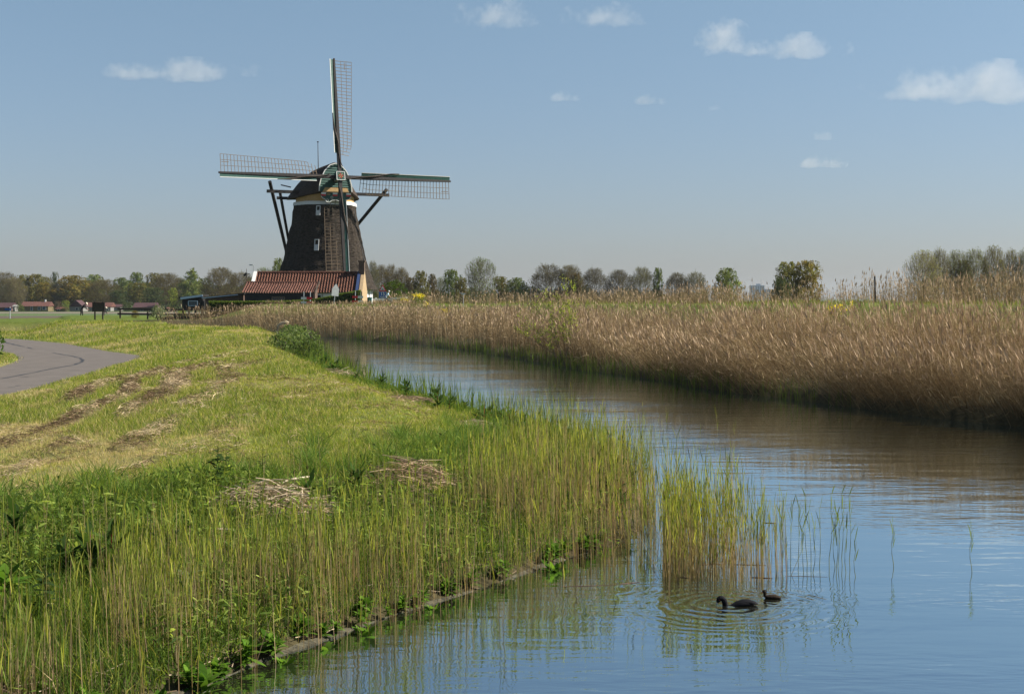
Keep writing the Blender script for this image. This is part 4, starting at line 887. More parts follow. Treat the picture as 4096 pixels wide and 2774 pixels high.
# ------------------------------------------------------------------ trees (unit size: height 1, crown width 1)
def tree_proto(kind, seed):
    """returns trunk and crown meshes"""
    R = np.random.default_rng(seed); tk = MB()
    bare = kind in ('bare', 'wispy', 'alley')
    # envelope: half width as a function of height, lumpy
    def env(z, a):
        if kind == 'round': e = np.sqrt(np.maximum(0, 1 - ((z - .60) / .42) ** 2))
        elif kind == 'cone': e = np.maximum(0, np.minimum((z - .08) / .22, 1)) * np.maximum(0, 1 - np.maximum(z - .25, 0) / .78) ** .62
        elif kind == 'column': e = np.sqrt(np.maximum(0, 1 - ((z - .54) / .48) ** 4))
        elif kind == 'bush': e = np.sqrt(np.maximum(0, 1 - ((z - .42) / .60) ** 2))
        elif kind == 'wispy': e = np.sqrt(np.maximum(0, 1 - ((z - .58) / .45) ** 2))
        elif kind == 'alley': e = np.sqrt(np.maximum(0, 1 - ((z - .66) / .36) ** 2))
        else: e = np.sqrt(np.maximum(0, 1 - ((z - .58) / .44) ** 2))
        l = .52 + .95 * fbm(a * 1.5 + seed * 7.1, z * 4.5 + seed * 3.3, 3)
        return .5 * e * l
    nb = {'bush': 5, 'column': 16, 'cone': 16}.get(kind, 13)
    top = .80 if kind != 'bush' else .5
    tr = [Vector((math.sin(i * 1.7 + seed) * .012 * i, math.cos(i * 1.1 + seed) * .012 * i, top * i / 6)) for i in range(7)]
    r0 = .020 if kind != 'bush' else .02
    tk.tube(tr, [r0 * (1 - .78 * i / 6) + (.008 if i == 0 else 0) for i in range(7)], 6)
    tips = []
    for b in range(nb):
        lo = .03 if kind in ('bush', 'cone') else (.12 if kind == 'column' else .2)
        f = lo + (1 - lo) * (b + R.uniform(0, .8)) / nb; i = min(5, int(f * 6)); p0 = tr[i].lerp(tr[i + 1], f * 6 - i)
        az = b * 2.4 + R.uniform(-.4, .4); z1 = min(.95, p0.z + R.uniform(.10, .30) * (1.2 - f)); e = float(env(np.array([z1]), np.array([az]))[0]) * R.uniform(.7, .95)
        p2 = Vector((math.cos(az) * e, math.sin(az) * e, z1)); mid = p0.lerp(p2, .5) + Vector((0, 0, -.02 if kind != 'wispy' else .03))
        rb = r0 * .5 * (1 - .6 * f); tk.tube([p0, mid, p2], [rb, rb * .6, rb * .25], 5); tips += [(p0, mid), (mid, p2)]
        for q in range(4):
            s = R.uniform(.35, .95); a0 = p0.lerp(mid, s * 2) if s < .5 else mid.lerp(p2, s * 2 - 1); az2 = az + R.uniform(-1.1, 1.1); z2 = min(.98, a0.z + R.uniform(.04, .20)); e2 = float(env(np.array([z2]), np.array([az2]))[0]) * R.uniform(.8, 1.0)
            pe = Vector((math.cos(az2) * e2, math.sin(az2) * e2, z2)); pe = a0 + (pe - a0) * min(1, .28 / max(.01, (pe - a0).length))
            tk.tube([a0, pe], [rb * .4, rb * .15], 4, cap=False); tips.append((a0, pe))
    trunk = tk.mesh('trunk', M['bark'], True, fix=False)
    ms = Mass()
    A0 = np.array([list(a) for a, b in tips]); A1 = np.array([list(b) for a, b in tips])
    zlo = {'bush': .04, 'cone': .06, 'alley': .30, 'column': .08}.get(kind, .17)
    def fill(n, bias):   # points spread through the crown volume, thinner towards its heart
        out = np.zeros((0, 3))
        while len(out) < n:
            z = R.uniform(zlo, 1.0, 4 * n); a = R.uniform(0, 6.283, 4 * n); e = env(z, a); q = R.uniform(0, 1, 4 * n) ** bias
            ok = R.uniform(0, .5, 4 * n) < e; out = np.concatenate([out, np.stack([np.cos(a) * q * e, np.sin(a) * q * e, z], 1)[ok]])
        return out[:n]
    if bare:   # a haze of fine twigs with buds
        n = {'bare': 9000, 'wispy': 5200, 'alley': 5000}[kind]; B = fill(n, .55)
        cl = S((fbm(B[:, 0] * 9 + seed, B[:, 2] * 9, 2) * .5 + fbm(B[:, 1] * 9 + seed, B[:, 2] * 7 + 5, 2) * .5 - .36) / .12); B = B[R.uniform(0, 1, n) < .25 + .75 * cl]; n = len(B)
        d = unit(unit(B * np.array([1, 1, 0]) + 1e-6) * .6 + UP * {'bare': .75, 'wispy': 1.3, 'alley': 1.2}[kind] + R.normal(0, .35, (n, 3)))
        L_ = R.uniform(.05, .13, n); t3 = np.array([-.6, 0, .4]); PP = B[:, None, :] + d[:, None, :] * (L_[:, None, None] * t3[None, :, None]); PP[:, 1] += R.normal(0, .006, (n, 3))
        ms.rib(PP, np.full((n, 1), .0048) * np.array([1, .8, .4])[None, :], unit(R.normal(size=(n, 3))), np.clip(np.array([.09, .08, .062]) * (1 + R.normal(0, .2, (n, 1))), .01, 1))
        nl = int(n * {'bare': .42, 'wispy': .8, 'alley': .6}[kind]); k = R.integers(0, n, nl); Bl = PP[k, 2] + R.normal(0, .01, (nl, 3)); lc = {'bare': [.125, .118, .052], 'wispy': [.13, .16, .065], 'alley': [.15, .16, .075]}[kind]
        dl_ = unit(R.normal(size=(nl, 3))); s = R.uniform(.012, .026, nl)
        ms.rib(Bl[:, None, :] + dl_[:, None, :] * (s[:, None, None] * np.array([-.5, 0, .5])[None, :, None]), (s * .7)[:, None] * np.array([.4, 1, .3])[None, :], unit(R.normal(size=(nl, 3))), np.clip(np.array(lc) * (1 + R.normal(0, .25, (nl, 1))), .01, 1))
    else:
        nc = {'round': 300, 'cone': 300, 'column': 260, 'bush': 200}[kind]; cc = fill(nc, .6)
        per = 30; n = nc * per; k = np.repeat(np.arange(nc), per)
        rad = R.uniform(.035, .075, nc) * (1 if kind != 'column' else .8); off = R.normal(0, .55, (n, 3)) * rad[k][:, None] * np.array([1, 1, .75]); B = cc[k] + off
        ok = (B[:, 2] < 1.0) & (B[:, 2] > .02); B = B[ok]; k = k[ok]; n = len(B); s = R.uniform(.018, .042, n); d = unit(R.normal(size=(n, 3)))
        tone = (1 + R.normal(0, .22, nc))[k][:, None] * (1 + R.normal(0, .16, (n, 1)))
        warm = R.uniform(-.15, .15, nc)[k][:, None] * np.array([1, 0, -.4])
        ms.rib(B[:, None, :] + d[:, None, :] * (s[:, None, None] * np.array([-.5, 0, .5])[None, :, None]), (s * .75)[:, None] * np.array([.45, 1, .2])[None, :], unit(R.normal(size=(n, 3))), np.clip(np.array([1, 1, 1]) * tone * (1 + warm), .1, 2.2) * .5)
    return trunk, ms.mesh('crown', M['crown'])
PROTO = {}
for kind, seeds in (('round', (1, 2, 3)), ('bare', (4, 5)), ('cone', (6,)), ('column', (7,)), ('bush', (8, 9)), ('wispy', (10,)), ('alley', (11, 12))):
    PROTO[kind] = [tree_proto(kind, s) for s in seeds]
# crown tints (multiplied with the crown's own leaf to leaf variation)
OLIVE = (.26, .24, .075); OCHRE = (.35, .28, .075); GRN = (.22, .28, .08); DGRN = (.13, .165, .065); YGRN = (.42, .48, .09); BRN = (.22, .18, .09); WILLOW = (.29, .35, .11); GREY = (1.15, 1.2, 1.05); WARM = (1.08, .98, .74); DARKT = (.85, .82, .82); PALE = (1.7, 1.6, 1.4); BRIGHT = (.14, .21, .035)
ti = 0
def tree(kind, v, cx, top, wid, base, D, tint, label, grp, name='tree', cat='tree', thick=1.0, dz=None):
    global ti; ti += 1
    p = W(cx, base, D); p.z = zt(p.x, p.y) - .05 if dz is None else dz
    h = W(0, top, D).z - p.z; w = wid / FP * D * (1.22 if kind in ('bare', 'alley') else 1.12)
    t = empty(name, p, 0, label, cat, grp); tm, cm = PROTO[kind][v % len(PROTO[kind])]
    rz = (ti * 1.37) % 6.28; t.rotation_euler = (0, 0, rz)
    for nm, me_ in (('trunk', tm), ('crown', cm)):
        o = link(nm, me_, t); o.scale = (w, w, h); o.color = (*tint, 1)
    return t
GL, GM, GR = 'trees behind the far houses', 'trees beyond the dike right of the mill', 'trees beyond the right hand reeds'
for a in [
 ('bare', 0, 22, 1090, 105, 1246, 560, WARM, 'brown bare tree at the left frame edge behind the maroon roofed house'),
 ('bare', 1, 62, 1110, 80, 1246, 530, PALE, 'pale grey leafless tree next to the left frame edge'),
 ('round', 0, 128, 1096, 150, 1246, 545, OLIVE, 'broad olive oak standing behind the long yellow brick house'),
 ('round', 1, 172, 1128, 70, 1244, 535, OCHRE, 'small ochre tree at the right end of the yellow brick house'),
 ('bare', 0, 184, 1108, 55, 1246, 555, PALE, 'thin pale birch just left of the dark poplar'),
 ('column', 0, 219, 1086, 30, 1246, 560, DGRN, 'slim dark poplar poking above the left treeline'),
 ('bare', 1, 222, 1130, 75, 1246, 540, GREY, 'grey bare tree around the foot of the slim poplar'),
 ('round', 2, 292, 1101, 140, 1246, 540, OCHRE, 'largest ochre oak above the bending person'),
 ('round', 0, 376, 1097, 78, 1246, 575, WILLOW, 'pale green tree rising between the big ochre oak and the notice board'),
 ('round', 1, 345, 1120, 70, 1246, 560, OLIVE, 'olive tree half hidden right of the big ochre oak'),
 ('bare', 0, 418, 1118, 120, 1246, 540, WARM, 'brown budding tree directly above the notice board'),
 ('round', 2, 492, 1110, 88, 1246, 560, GRN, 'green leafy tree above the left end of the dark fence'),
 ('round', 1, 470, 1160, 66, 1247, 520, DGRN, 'dark low tree between two houses over the fence end'),
 ('round', 0, 546, 1088, 66, 1248, 570, GRN, 'tall green tree above the dull red roofed house'),
 ('round', 1, 556, 1130, 96, 1249, 530, OLIVE, 'olive tree in front of the tall green one over the dull red roof'),
 ('round', 2, 622, 1091, 78, 1249, 560, OLIVE, 'yellowish crowned tree left of the big brown oak'),
 ('round', 0, 612, 1150, 90, 1250, 520, DGRN, 'dark shadowy tree at the right end of the dull red roof'),
 ('bare', 1, 662, 1093, 122, 1250, 540, WARM, 'big brown budding oak left of the conical willow'),
 ('cone', 0, 766, 1072, 112, 1252, 500, WILLOW, 'large pale green conical willow behind the black hut'),
 ('column', 0, 693, 1150, 36, 1252, 470, YGRN, 'slim yellow green columnar tree left of the black hut'),
 ('bare', 0, 722, 1112, 60, 1252, 560, GREY, 'grey bare tree squeezed left of the conical willow'),
 ('bare', 1, 880, 1071, 130, 1250, 470, WARM, 'tall brown bare tree above the brick lean-to'),
 ('bare', 0, 965, 1090, 110, 1250, 460, WARM, 'brown bare tree left of the barn gable'),
 ('round', 1, 826, 1140, 70, 1250, 520, OLIVE, 'low olive tree between the willow and tall bare tree'),
 ('wispy', 0, 1055, 1074, 100, 1240, 420, GREY, 'thin grey green tree above the left half of the barn roof'),
 ('round', 2, 1118, 1032, 66, 1240, 330, WILLOW, 'soft green tree peeping out behind the left flank of the windmill')]:
    tree(*a, GL)
for a in [
 ('bare', 0, 1490, 1047, 50, 1230, 310, GREY, 'greenish bare tree next to the right flank of the windmill'),
 ('bare', 1, 1525, 1062, 66, 1230, 320, WARM, 'second brown tree right of the windmill'),
 ('bare', 0, 1566, 1060, 58, 1230, 330, WARM, 'dark brown tree above the bright green bush'),
 ('bare', 1, 1606, 1072, 70, 1230, 320, WARM, 'brown tree right behind the bright green bush'),
 ('round', 1, 1645, 1108, 60, 1230, 330, BRN, 'low brownish leafy tree left of the round olive one'),
 ('round', 0, 1683, 1082, 66, 1230, 320, OLIVE, 'round olive tree in the middle of the clump right of the mill'),
 ('round', 2, 1728, 1095, 46, 1230, 335, BRN, 'small brown tree right of the round olive one'),
 ('wispy', 0, 1762, 1112, 50, 1230, 340, GREY, 'thin wispy tree left of the green round tree'),
 ('round', 1, 1806, 1077, 72, 1230, 330, GRN, 'green round tree left of the tall feathery tree'),
 ('round', 2, 1845, 1110, 60, 1230, 320, OLIVE, 'low olive tree at the foot of the tall feathery tree'),
 ('wispy', 0, 1922, 1036, 118, 1230, 300, GREY, 'tall feathery half bare tree standing alone above the reeds'),
 ('round', 0, 2005, 1105, 84, 1230, 330, OLIVE, 'olive bushy tree right of the tall feathery tree'),
 ('round', 2, 2075, 1110, 86, 1230, 330, GRN, 'green bushy tree at the right end of the clump'),
 ('bare', 0, 2190, 1059, 132, 1230, 330, DARKT, 'big dark leafless tree left of the sapling in the reeds'),
 ('bare', 1, 2275, 1062, 104, 1230, 330, WARM, 'dark leafless tree directly behind the sapling in the reeds'),
 ('round', 1, 2305, 1092, 60, 1230, 325, BRN, 'low brown tree right behind the sapling'),
 ('bare', 0, 2380, 1074, 104, 1230, 335, DARKT, 'round bare tree first right of the sapling'),
 ('bare', 1, 2476, 1081, 104, 1230, 330, DARKT, 'wide bare tree second right of the sapling'),
 ('bare', 0, 2565, 1070, 92, 1230, 335, GREY, 'rounded bare tree left of the narrow green one'),
 ('round', 0, 2632, 1070, 44, 1230, 335, GRN, 'narrow green tree among the bare ones'),
 ('bare', 1, 2710, 1092, 92, 1230, 335, DARKT, 'low bare tree right of the narrow green one'),
 ('bare', 0, 2782, 1090, 92, 1230, 335, GREY, 'last low bare tree of the dark row')]:
    tree(*a, GM)
for a in [
 ('round', 2, 2908, 1071, 104, 1220, 260, WILLOW, 'lone round green tree left of the blue tower block'),
 ('round', 0, 3150, 1046, 110, 1220, 240, (.31, .30, .09), 'left half of the big two headed olive tree right of the tower block'),
 ('round', 1, 3228, 1041, 116, 1220, 240, (.39, .33, .09), 'right ochre half of the big two headed tree'),
 ('round', 2, 3128, 1110, 80, 1220, 235, DGRN, 'low dark tree under the big two headed olive tree'),
 ('alley', 0, 3694, 1008, 116, 1215, 200, PALE, 'leftmost tall bare tree of the right hand row'),
 ('alley', 1, 3757, 1001, 84, 1215, 205, WARM, 'dense bare tree, second in the right hand row'),
 ('alley', 0, 3826, 1008, 92, 1215, 215, GREY, 'bare tree, third in the right hand row'),
 ('round', 1, 3852, 1040, 90, 1215, 215, BRN, 'dark leafy tree low between the third and fourth bare trees'),
 ('alley', 1, 3898, 1003, 116, 1215, 210, GREY, 'wide bare tree in the middle of the right hand row'),
 ('alley', 0, 3974, 991, 92, 1215, 205, WARM, 'tallest bare tree of the right hand row'),
 ('alley', 1, 4046, 1005, 88, 1215, 210, WARM, 'yellowish bare tree next to the right frame edge'),
 ('alley', 0, 4112, 1000, 96, 1215, 210, GREY, 'bare tree cut by the right frame edge')]:
    tree(*a, GR)
# the far wood that fills in between the trees one can tell apart
def wood(x0, x1, D, top, n, name, label):
    pxs = rng.uniform(x0, x1, n); Dq = D + rng.uniform(0, 60, n); x = (pxs - 2048) / FP * Dq; h = (top * (.6 + .8 * fbm(pxs * .022, pxs * 0 + 3, 3)))
    z = -1.4 + h * rng.uniform(0, 1, n) ** .8; B = np.stack([x, Dq, z], 1); d = rand3(n); s = rng.uniform(.35, .9, n) * D / 550; ms = Mass()
    ms.rib(B[:, None, :] + d[:, None, :] * (s[:, None, None] * np.array([-.5, 0, .5])[None, :, None]), (s * .75)[:, None] * np.array([.45, 1, .2])[None, :], rand3(n), mixc([(.055, .068, .028), (.08, .075, .035), (.04, .048, .026), (.075, .095, .033)], n, .2)); tag(ms.build(name, M['leaf']), label, 'woodland', kind='stuff')
wood(-300, 1480, 575, 10.5, 46000, 'far_wood', 'dark woodland filling the gaps behind the far houses')
wood(1470, 2120, 345, 6.8, 19000, 'scrub', 'dark scrub filling the treeline right of the mill')
wood(2125, 2830, 350, 6.6, 20000, 'scrub', 'brown scrub under the row of dark bare trees')
wood(3640, 4400, 222, 3.3, 10000, 'scrub', 'scrub under the right hand row of bare trees')
# bushes
tree('bush', 0, 1576, 1118, 104, 1206, 168, BRIGHT, 'bright green leafy bush behind the speed sign', None, 'bush', 'bush')
tree('bush', 1, 1500, 1165, 40, 1210, 172, DGRN, 'dark bush in the shade beside the mill eave', None, 'bush', 'bush')
tree('bush', 0, 1665, 1158, 90, 1210, 185, GRN, 'low green bush right of the bright green one', None, 'bush', 'bush')
tree('bush', 1, 724, 1240, 44, 1276, 141, YGRN, 'sunlit yellow green bush under the black hut behind the fence', None, 'bush', 'bush')
tree('bush', 0, 540, 1240, 30, 1266, 131, OCHRE, 'small ochre bush touching the fence near its left end', None, 'bush', 'bush')
tree('bush', 1, 233, 1203, 38, 1246, 492, PALE and (.24, .19, .13), 'pale brown bush between the yellow brick house and red shed', None, 'bush', 'bush')
tree('bush', 0, 505, 1205, 40, 1247, 488, DGRN, 'dark green bush left of the dull red roofed house', None, 'bush', 'bush')
tree('bush', 1, 262, 1222, 30, 1247, 486, GRN, 'green bush right of the small red roofed shed', None, 'bush', 'bush')
tree('bush', 0, 264, 1200, 36, 1246, 515, YGRN, 'yellow green bush behind the small red roofed shed', None, 'bush', 'bush')
tree('bush', 1, 82, 1216, 30, 1247, 488, GRN, 'green shrub hiding the left end of the yellow brick house', None, 'bush', 'bush')

def leafy_shrub(name, px, py, D, wid, hgt, n, label, cols, leaf=.09, cat='shrub', grp=None, stems=7, up=.5):
    p = on(px, py, D); o = empty(name, p, 0, label, cat, grp); st_ = MB(); ms = Mass(); R = rng
    for k in range(stems):
        a = R.uniform(0, 6.28); e = Vector((math.cos(a) * wid * .4 * R.uniform(.3, 1), math.sin(a) * wid * .4 * R.uniform(.3, 1), hgt * R.uniform(.6, .95))); st_.tube([(0, 0, -.05), e * .5 + Vector((0, 0, .06)), e], [.02, .014, .005], 5)
    st_.build('stem', M['bark'], o)
    t_ = R.uniform(0, 6.28, n); rr_ = np.sqrt(R.uniform(0, 1, n)); zz = R.uniform(.08, 1, n); e = np.sqrt(np.maximum(0, 1 - ((zz - .35) / .68) ** 2)) * (.65 + .7 * fbm(t_ * 1.2 + px, zz * 3 + px, 3))
    B = np.stack([np.cos(t_) * rr_ * e * wid / 2, np.sin(t_) * rr_ * e * wid / 2, zz * hgt * (.75 + .5 * fbm(t_ * 1.5 + px * .3, rr_ * 3, 2))], 1)
    leaves(ms, B, R.uniform(.6, 1.4, n) * leaf, R.uniform(0, 6.28, n), np.abs(R.normal(up, .45, n)), R.uniform(.35, .6, n) * leaf, mixc(cols, n, .2), R.uniform(0, .4, n))
    ms.build('foliage', M['leaf'], o); return o
HERB = [(.09, .14, .04), (.14, .19, .05), (.06, .095, .03), (.19, .23, .10)]
leafy_shrub('shrub', 1185, 1405, 66, 2.6, 1.15, 1000, 'tall leafy shrub at the water bend on the near bank', HERB, .13, up=.7)
leafy_shrub('shrub', 1130, 1418, 63, 1.6, .8, 700, 'lower leafy shrub left of the tall one at the water bend', HERB, .12, up=.8)
leafy_shrub('shrub', 1225, 1432, 60, 1.5, .75, 700, 'dark weedy shrub right of the tall one at the water bend', [(.05, .085, .025), (.07, .11, .03), (.10, .12, .04)], .12, up=.9)
leafy_shrub('shrub', 1165, 1330, 88, 2.0, .9, 500, 'pale leafy weeds below the bent reed plume', HERB, .16, up=.7)
leafy_shrub('shrub', 1100, 1300, 98, 2.2, .8, 450, 'low weeds left of the bent reed plume at the reed edge', HERB, .16, up=.7)
leafy_shrub('shrub', 632, 1268, 124, 1.6, 1.1, 350, 'grey green tall weed standing before the fence', [(.13, .16, .08), (.17, .19, .11)], .2, up=.6)
leafy_shrub('bush', -58, 1440, 60, 1.5, 1.6, 900, 'leafy bush at the left frame edge on the inside of the road bend', [(.05, .10, .02), (.08, .14, .025)], .16, 'bush')

# willow sapling in the far reeds
def sapling():
    D = 59.5; p = on(2262, 1460, D); p.z = .15; o = empty('willow_sapling', p, 0, 'young pale green willow sapling growing out of the dry far bank reeds', 'tree'); tk = MB(); ms = Mass(); R = rng
    top = W(0, 1132, D).z - p.z; tw = []
    for k, (dx, hh, lean_) in enumerate(((.0, 1.0, .12), (-.5, .86, -.9), (.35, .94, .30), (-.3, .72, -1.5), (.2, .66, .5), (-.8, .56, -1.9), (-.1, .84, -.35), (-.6, .40, -2.3))):
        P = [Vector((dx * .4 + lean_ * t ** 1.6 * .8 + .05 * math.sin(t * 7 + k), .35 * math.sin(k * 2.1) * t, top * hh * t)) for t in np.linspace(0, 1, 7)]
        tk.tube(P, [.017 * (1 - .85 * t) for t in np.linspace(0, 1, 7)], 5)
        for q in range(20):
            s = R.uniform(.3, 1.0); i = min(5, int(s * 6)); a = P[i].lerp(P[i + 1], min(1, s * 6 - i)); e = a + Vector((R.normal(-.05, .28), R.normal(0, .28), R.uniform(.15, .55))); tk.tube([a, e], [.006, .003], 4, cap=False)
            for u in np.linspace(.1, 1, 12): tw.append(a.lerp(e, u))
    tk.build('trunk', M['bark'], o, fix=False); B = np.array([list(v) for v in tw]); n = len(B); B = B + R.normal(0, .03, (n, 3))
    leaves(ms, B, R.uniform(.055, .11, n), R.uniform(0, 6.28, n), np.abs(R.normal(.7, .4, n)), R.uniform(.026, .044, n), mixc([(.30, .36, .06), (.22, .28, .05), (.37, .39, .08)], n, .18), R.uniform(0, .3, n)); ms.build('crown', M['leaf'], o)
sapling()

# hedge in front of the sheds
hd = Mass(); N_ = 26000; pxs = rng.uniform(838, 1442, N_); topy = np.interp(pxs, [838, 900, 1100, 1180, 1260, 1300, 1360, 1442], [1206, 1207, 1206, 1204, 1198, 1191, 1177, 1163]); Dh = 131.0
xx = (pxs - 2048) / FP * Dh; ztop = HC - (topy - HY) / FP * Dh; face = rng.uniform(0, 1, N_)
yy = Dh + np.where(face < .5, -.45, rng.uniform(-.45, .5, N_)) + rng.normal(0, .05, N_); zz = np.where(face < .5, rng.uniform(.6, 1, N_) * (ztop - .0), ztop) + rng.normal(0, .035, N_); zz = np.where(face < .5, .9 + rng.uniform(0, 1, N_) * (ztop - .9), zz)
B = np.stack([xx, yy, zz], 1); dd = rand3(N_); s_ = rng.uniform(.06, .13, N_)
hd.rib(B[:, None, :] + dd[:, None, :] * (s_[:, None, None] * np.array([-.5, 0, .5])[None, :, None]), (s_ * .7)[:, None] * np.array([.4, 1, .3])[None, :], rand3(N_), mixc([(.09, .13, .022), (.13, .17, .025), (.05, .08, .018)], N_, .2))
hedge = tag(hd.build('hedge', M['leaf']), 'long clipped green hedge sloping up to the right in front of the sheds', 'hedge')
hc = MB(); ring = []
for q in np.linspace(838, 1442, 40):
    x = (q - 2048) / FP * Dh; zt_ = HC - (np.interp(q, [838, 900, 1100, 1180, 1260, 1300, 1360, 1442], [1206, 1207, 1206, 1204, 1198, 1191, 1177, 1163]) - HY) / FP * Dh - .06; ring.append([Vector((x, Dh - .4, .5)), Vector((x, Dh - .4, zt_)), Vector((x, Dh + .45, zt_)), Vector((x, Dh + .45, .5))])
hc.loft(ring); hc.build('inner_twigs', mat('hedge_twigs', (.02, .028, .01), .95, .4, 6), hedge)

# timber fence with its planked dam
FD = 129.0; fz = lambda px: np.interp(px, [480, 900], [W(0, 1268, FD).z, W(0, 1279, FD).z])
fence = empty('timber_fence', (W(690, 0, FD).x, FD, 1.0), 0, 'dark two rail timber fence in front of the black hut', 'fence'); FO = (W(690, 0, FD).x, FD, 1.0)
for px in (481, 591, 702, 811.5):
    p = W(px, 0, FD); g = zt(p.x, FD) - .3; top = W(0, np.interp(px, [481, 811], [1231, 1236]), FD).z; b = MB(); b.box((p.x, FD, (g + top) / 2), (.13, .13, top - g)); part(b, 'post', M['brownwood'], fence, FO)
for ya, yb_ in ((1235, 1240.5), (1254.5, 1260)):
    b = MB(); b.bar((W(471, 0, FD).x, FD - .09, W(0, ya, FD).z), (W(903, 0, FD).x, FD - .09, W(0, yb_, FD).z), .05, .17); part(b, 'rail', M['brownwood'], fence, FO)
rv = MB(); x0_, x1_ = W(640, 0, 127.5).x, W(925, 0, 127.5).x; k = 0
x = x0_
while x < x1_: rv.box((x + .12, 127.5 + random.uniform(-.02, .02), W(0, 1283, 127.5).z), (.22, .08, .9 + random.uniform(-.03, .03))); x += .24
rv.bar((x0_, 127.42, W(0, 1275.5, 127.5).z), (x1_, 127.42, W(0, 1276.5, 127.5).z), .14, .1); tag(rv.build('plank_revetment', M['tar']), 'dark plank retaining wall along the bank below the timber fence', 'revetment')

# notice board and the two people
BD = 125.0; bp_ = on(395, 1274, BD); nb_ = empty('notice_board', bp_, 0, 'dark wooden notice board on two posts on the grassy bank', 'notice board'); NO = tuple(bp_)
for px in (379.8, 411.2):
    x = W(px, 0, BD).x; top = W(0, 1207, BD).z; g = zt(x, BD) - .2; b = MB(); b.box((x, BD, (top + g) / 2), (.11, .11, top - g)); part(b, 'post', M['brownwood'], nb_, NO)
a, b = W(372.5, 1211, BD), W(418.8, 1245.5, BD); m_ = MB(); m_.box(((a.x + b.x) / 2, BD - .09, (a.z + b.z) / 2), (b.x - a.x, .06, a.z - b.z)); part(m_, 'panel', M['brownwood'], nb_, NO)
m_ = MB()
for s_ in (0, 1): m_.box((a.x + (b.x - a.x) * s_, BD - .09, (a.z + b.z) / 2), (.07, .12, a.z - b.z + .05))
m_.box(((a.x + b.x) / 2, BD - .09, a.z), (b.x - a.x + .1, .14, .07)); part(m_, 'frame', M['tar'], nb_, NO)

def skin_body(name, nodes, edges, mats, parent, zones_=None, loc=(0, 0, 0)):
    """one continuous skinned body; zones_(co) -> material slot"""
    me = bpy.data.meshes.new(name); me.from_pydata([n[:3] for n in nodes], edges, []); o = bpy.data.objects.new(name, me); C.objects.link(o)
    sk_ = o.modifiers.new('Skin', 'SKIN'); o.modifiers.new('Sub', 'SUBSURF').levels = 1
    for i, n in enumerate(nodes): me.skin_vertices[0].data[i].radius = (n[3], n[4] if len(n) > 4 else n[3]); me.skin_vertices[0].data[i].use_root = (i == 0)
    bpy.context.view_layer.update(); ev = o.evaluated_get(bpy.context.evaluated_depsgraph_get()); m2 = bpy.data.meshes.new_from_object(ev)
    C.objects.unlink(o); bpy.data.objects.remove(o); m2.materials.clear()
    for m in mats: m2.materials.append(m)
    for p in m2.polygons:
        p.use_smooth = True; p.material_index = zones_(p.center) if zones_ else 0
    ob = link(name, m2, parent); ob.location = loc; return ob
def person(px, py, D, lean, hgt, label, facing=1, dz=0):   # dz sinks the feet into the long grass
    """standing person bent forward at the hip, facing +x (facing=1)"""
    p = on(px, py, D, dz); o = empty('person', p, 0, label, 'person'); f = facing; k = hgt / 1.75
    hip = Vector((0, 0, .92)); ch = hip + Vector((math.sin(lean) * .30 * f, 0, math.cos(lean) * .30)); shd = hip + Vector((math.sin(lean) * .50 * f, 0, math.cos(lean) * .50)); nk = shd + Vector((math.sin(lean + .15) * .10 * f, 0, math.cos(lean + .15) * .10)); hd_ = nk + Vector((math.sin(lean + .35) * .16 * f, 0, math.cos(lean + .35) * .16))
    nodes = [(*hip, .15, .12), (*ch, .165, .12), (*shd, .14, .11), (*nk, .06), (*(nk.lerp(hd_, .55)), .085, .09), (*hd_, .10)]; edges = [(0, 1), (1, 2), (2, 3), (3, 4), (4, 5)]
    for s in (-1, 1):
        b = len(nodes); fx = .10 * s * f
        nodes += [(fx * .2, .10 * s, .86, .095), (fx * .5 + .03 * f, .10 * s, .48, .065), (fx, .10 * s, .10, .045), (fx + .13 * f, .11 * s, .05, .04)]; edges += [(0, b), (b, b + 1), (b + 1, b + 2), (b + 2, b + 3)]
        b = len(nodes); e1 = shd + Vector((.02 * f, .19 * s, -.02)); e2 = e1 + Vector((.10 * f, .03 * s, -.27)); e3 = e2 + Vector((.20 * f, -.05 * s, -.14)); nodes += [(*e1, .055), (*e2, .042), (*e3, .03), (*(e3 + Vector((.07 * f, 0, -.03))), .035, .02)]; edges += [(2, b), (b, b + 1), (b + 1, b + 2), (b + 2, b + 3)]
        for q in range(4): nodes.append((*(e3 + Vector((.145 * f - .012 * abs(q - 1), (q - 1.5) * .021, -.055))), .009)); edges.append((b + 3, len(nodes) - 1))
        nodes.append((*(e3 + Vector((.09 * f, -.045 * s, -.02))), .009)); edges.append((b + 3, len(nodes) - 1))
    def zn(c_):
        if (Vector(c_) - hd_).length < .135: return 1
        if c_[0] * f > e3.x * f - .0 and abs(c_[2] - e3.z) < .12: return 1
        return 0
    nodes = [(a[0], a[1], a[2], *a[3:]) for a in nodes]
    body = skin_body('body', nodes, edges, [M['cloth'], M['skin']], o, zn); body.scale = (k, k, k)
    cap_ = MB(); up_ = (hd_ - nk).normalized(); ring = []
    fw = Vector((math.cos(lean + .35) * f, 0, -math.sin(lean + .35)))
    for i in range(5):
        r_ = .118 * math.cos(i * .38); c_ = hd_ + up_ * (.02 + .115 * math.sin(i * .38)); ring.append([c_ + fw * r_ * math.cos(a) + Vector((0, 1, 0)) * r_ * math.sin(a) for a in np.linspace(0, 2 * math.pi, 12, endpoint=False)])
    cap_.loft(ring); cap_.prism([hd_ + up_ * .03 + fw * x_ + Vector((0, y_, 0)) for x_, y_ in ((.09, -.08), (.19, -.05), (.19, .05), (.09, .08))], up_ * .02)
    c_ = cap_.build('cap', M['pale'], o, True); c_.scale = (k, k, k); return o
person(326, 1262, 150, .62, 1.80, 'person in black clothes and pale cap bending forward left of the notice board', 1, -.05)
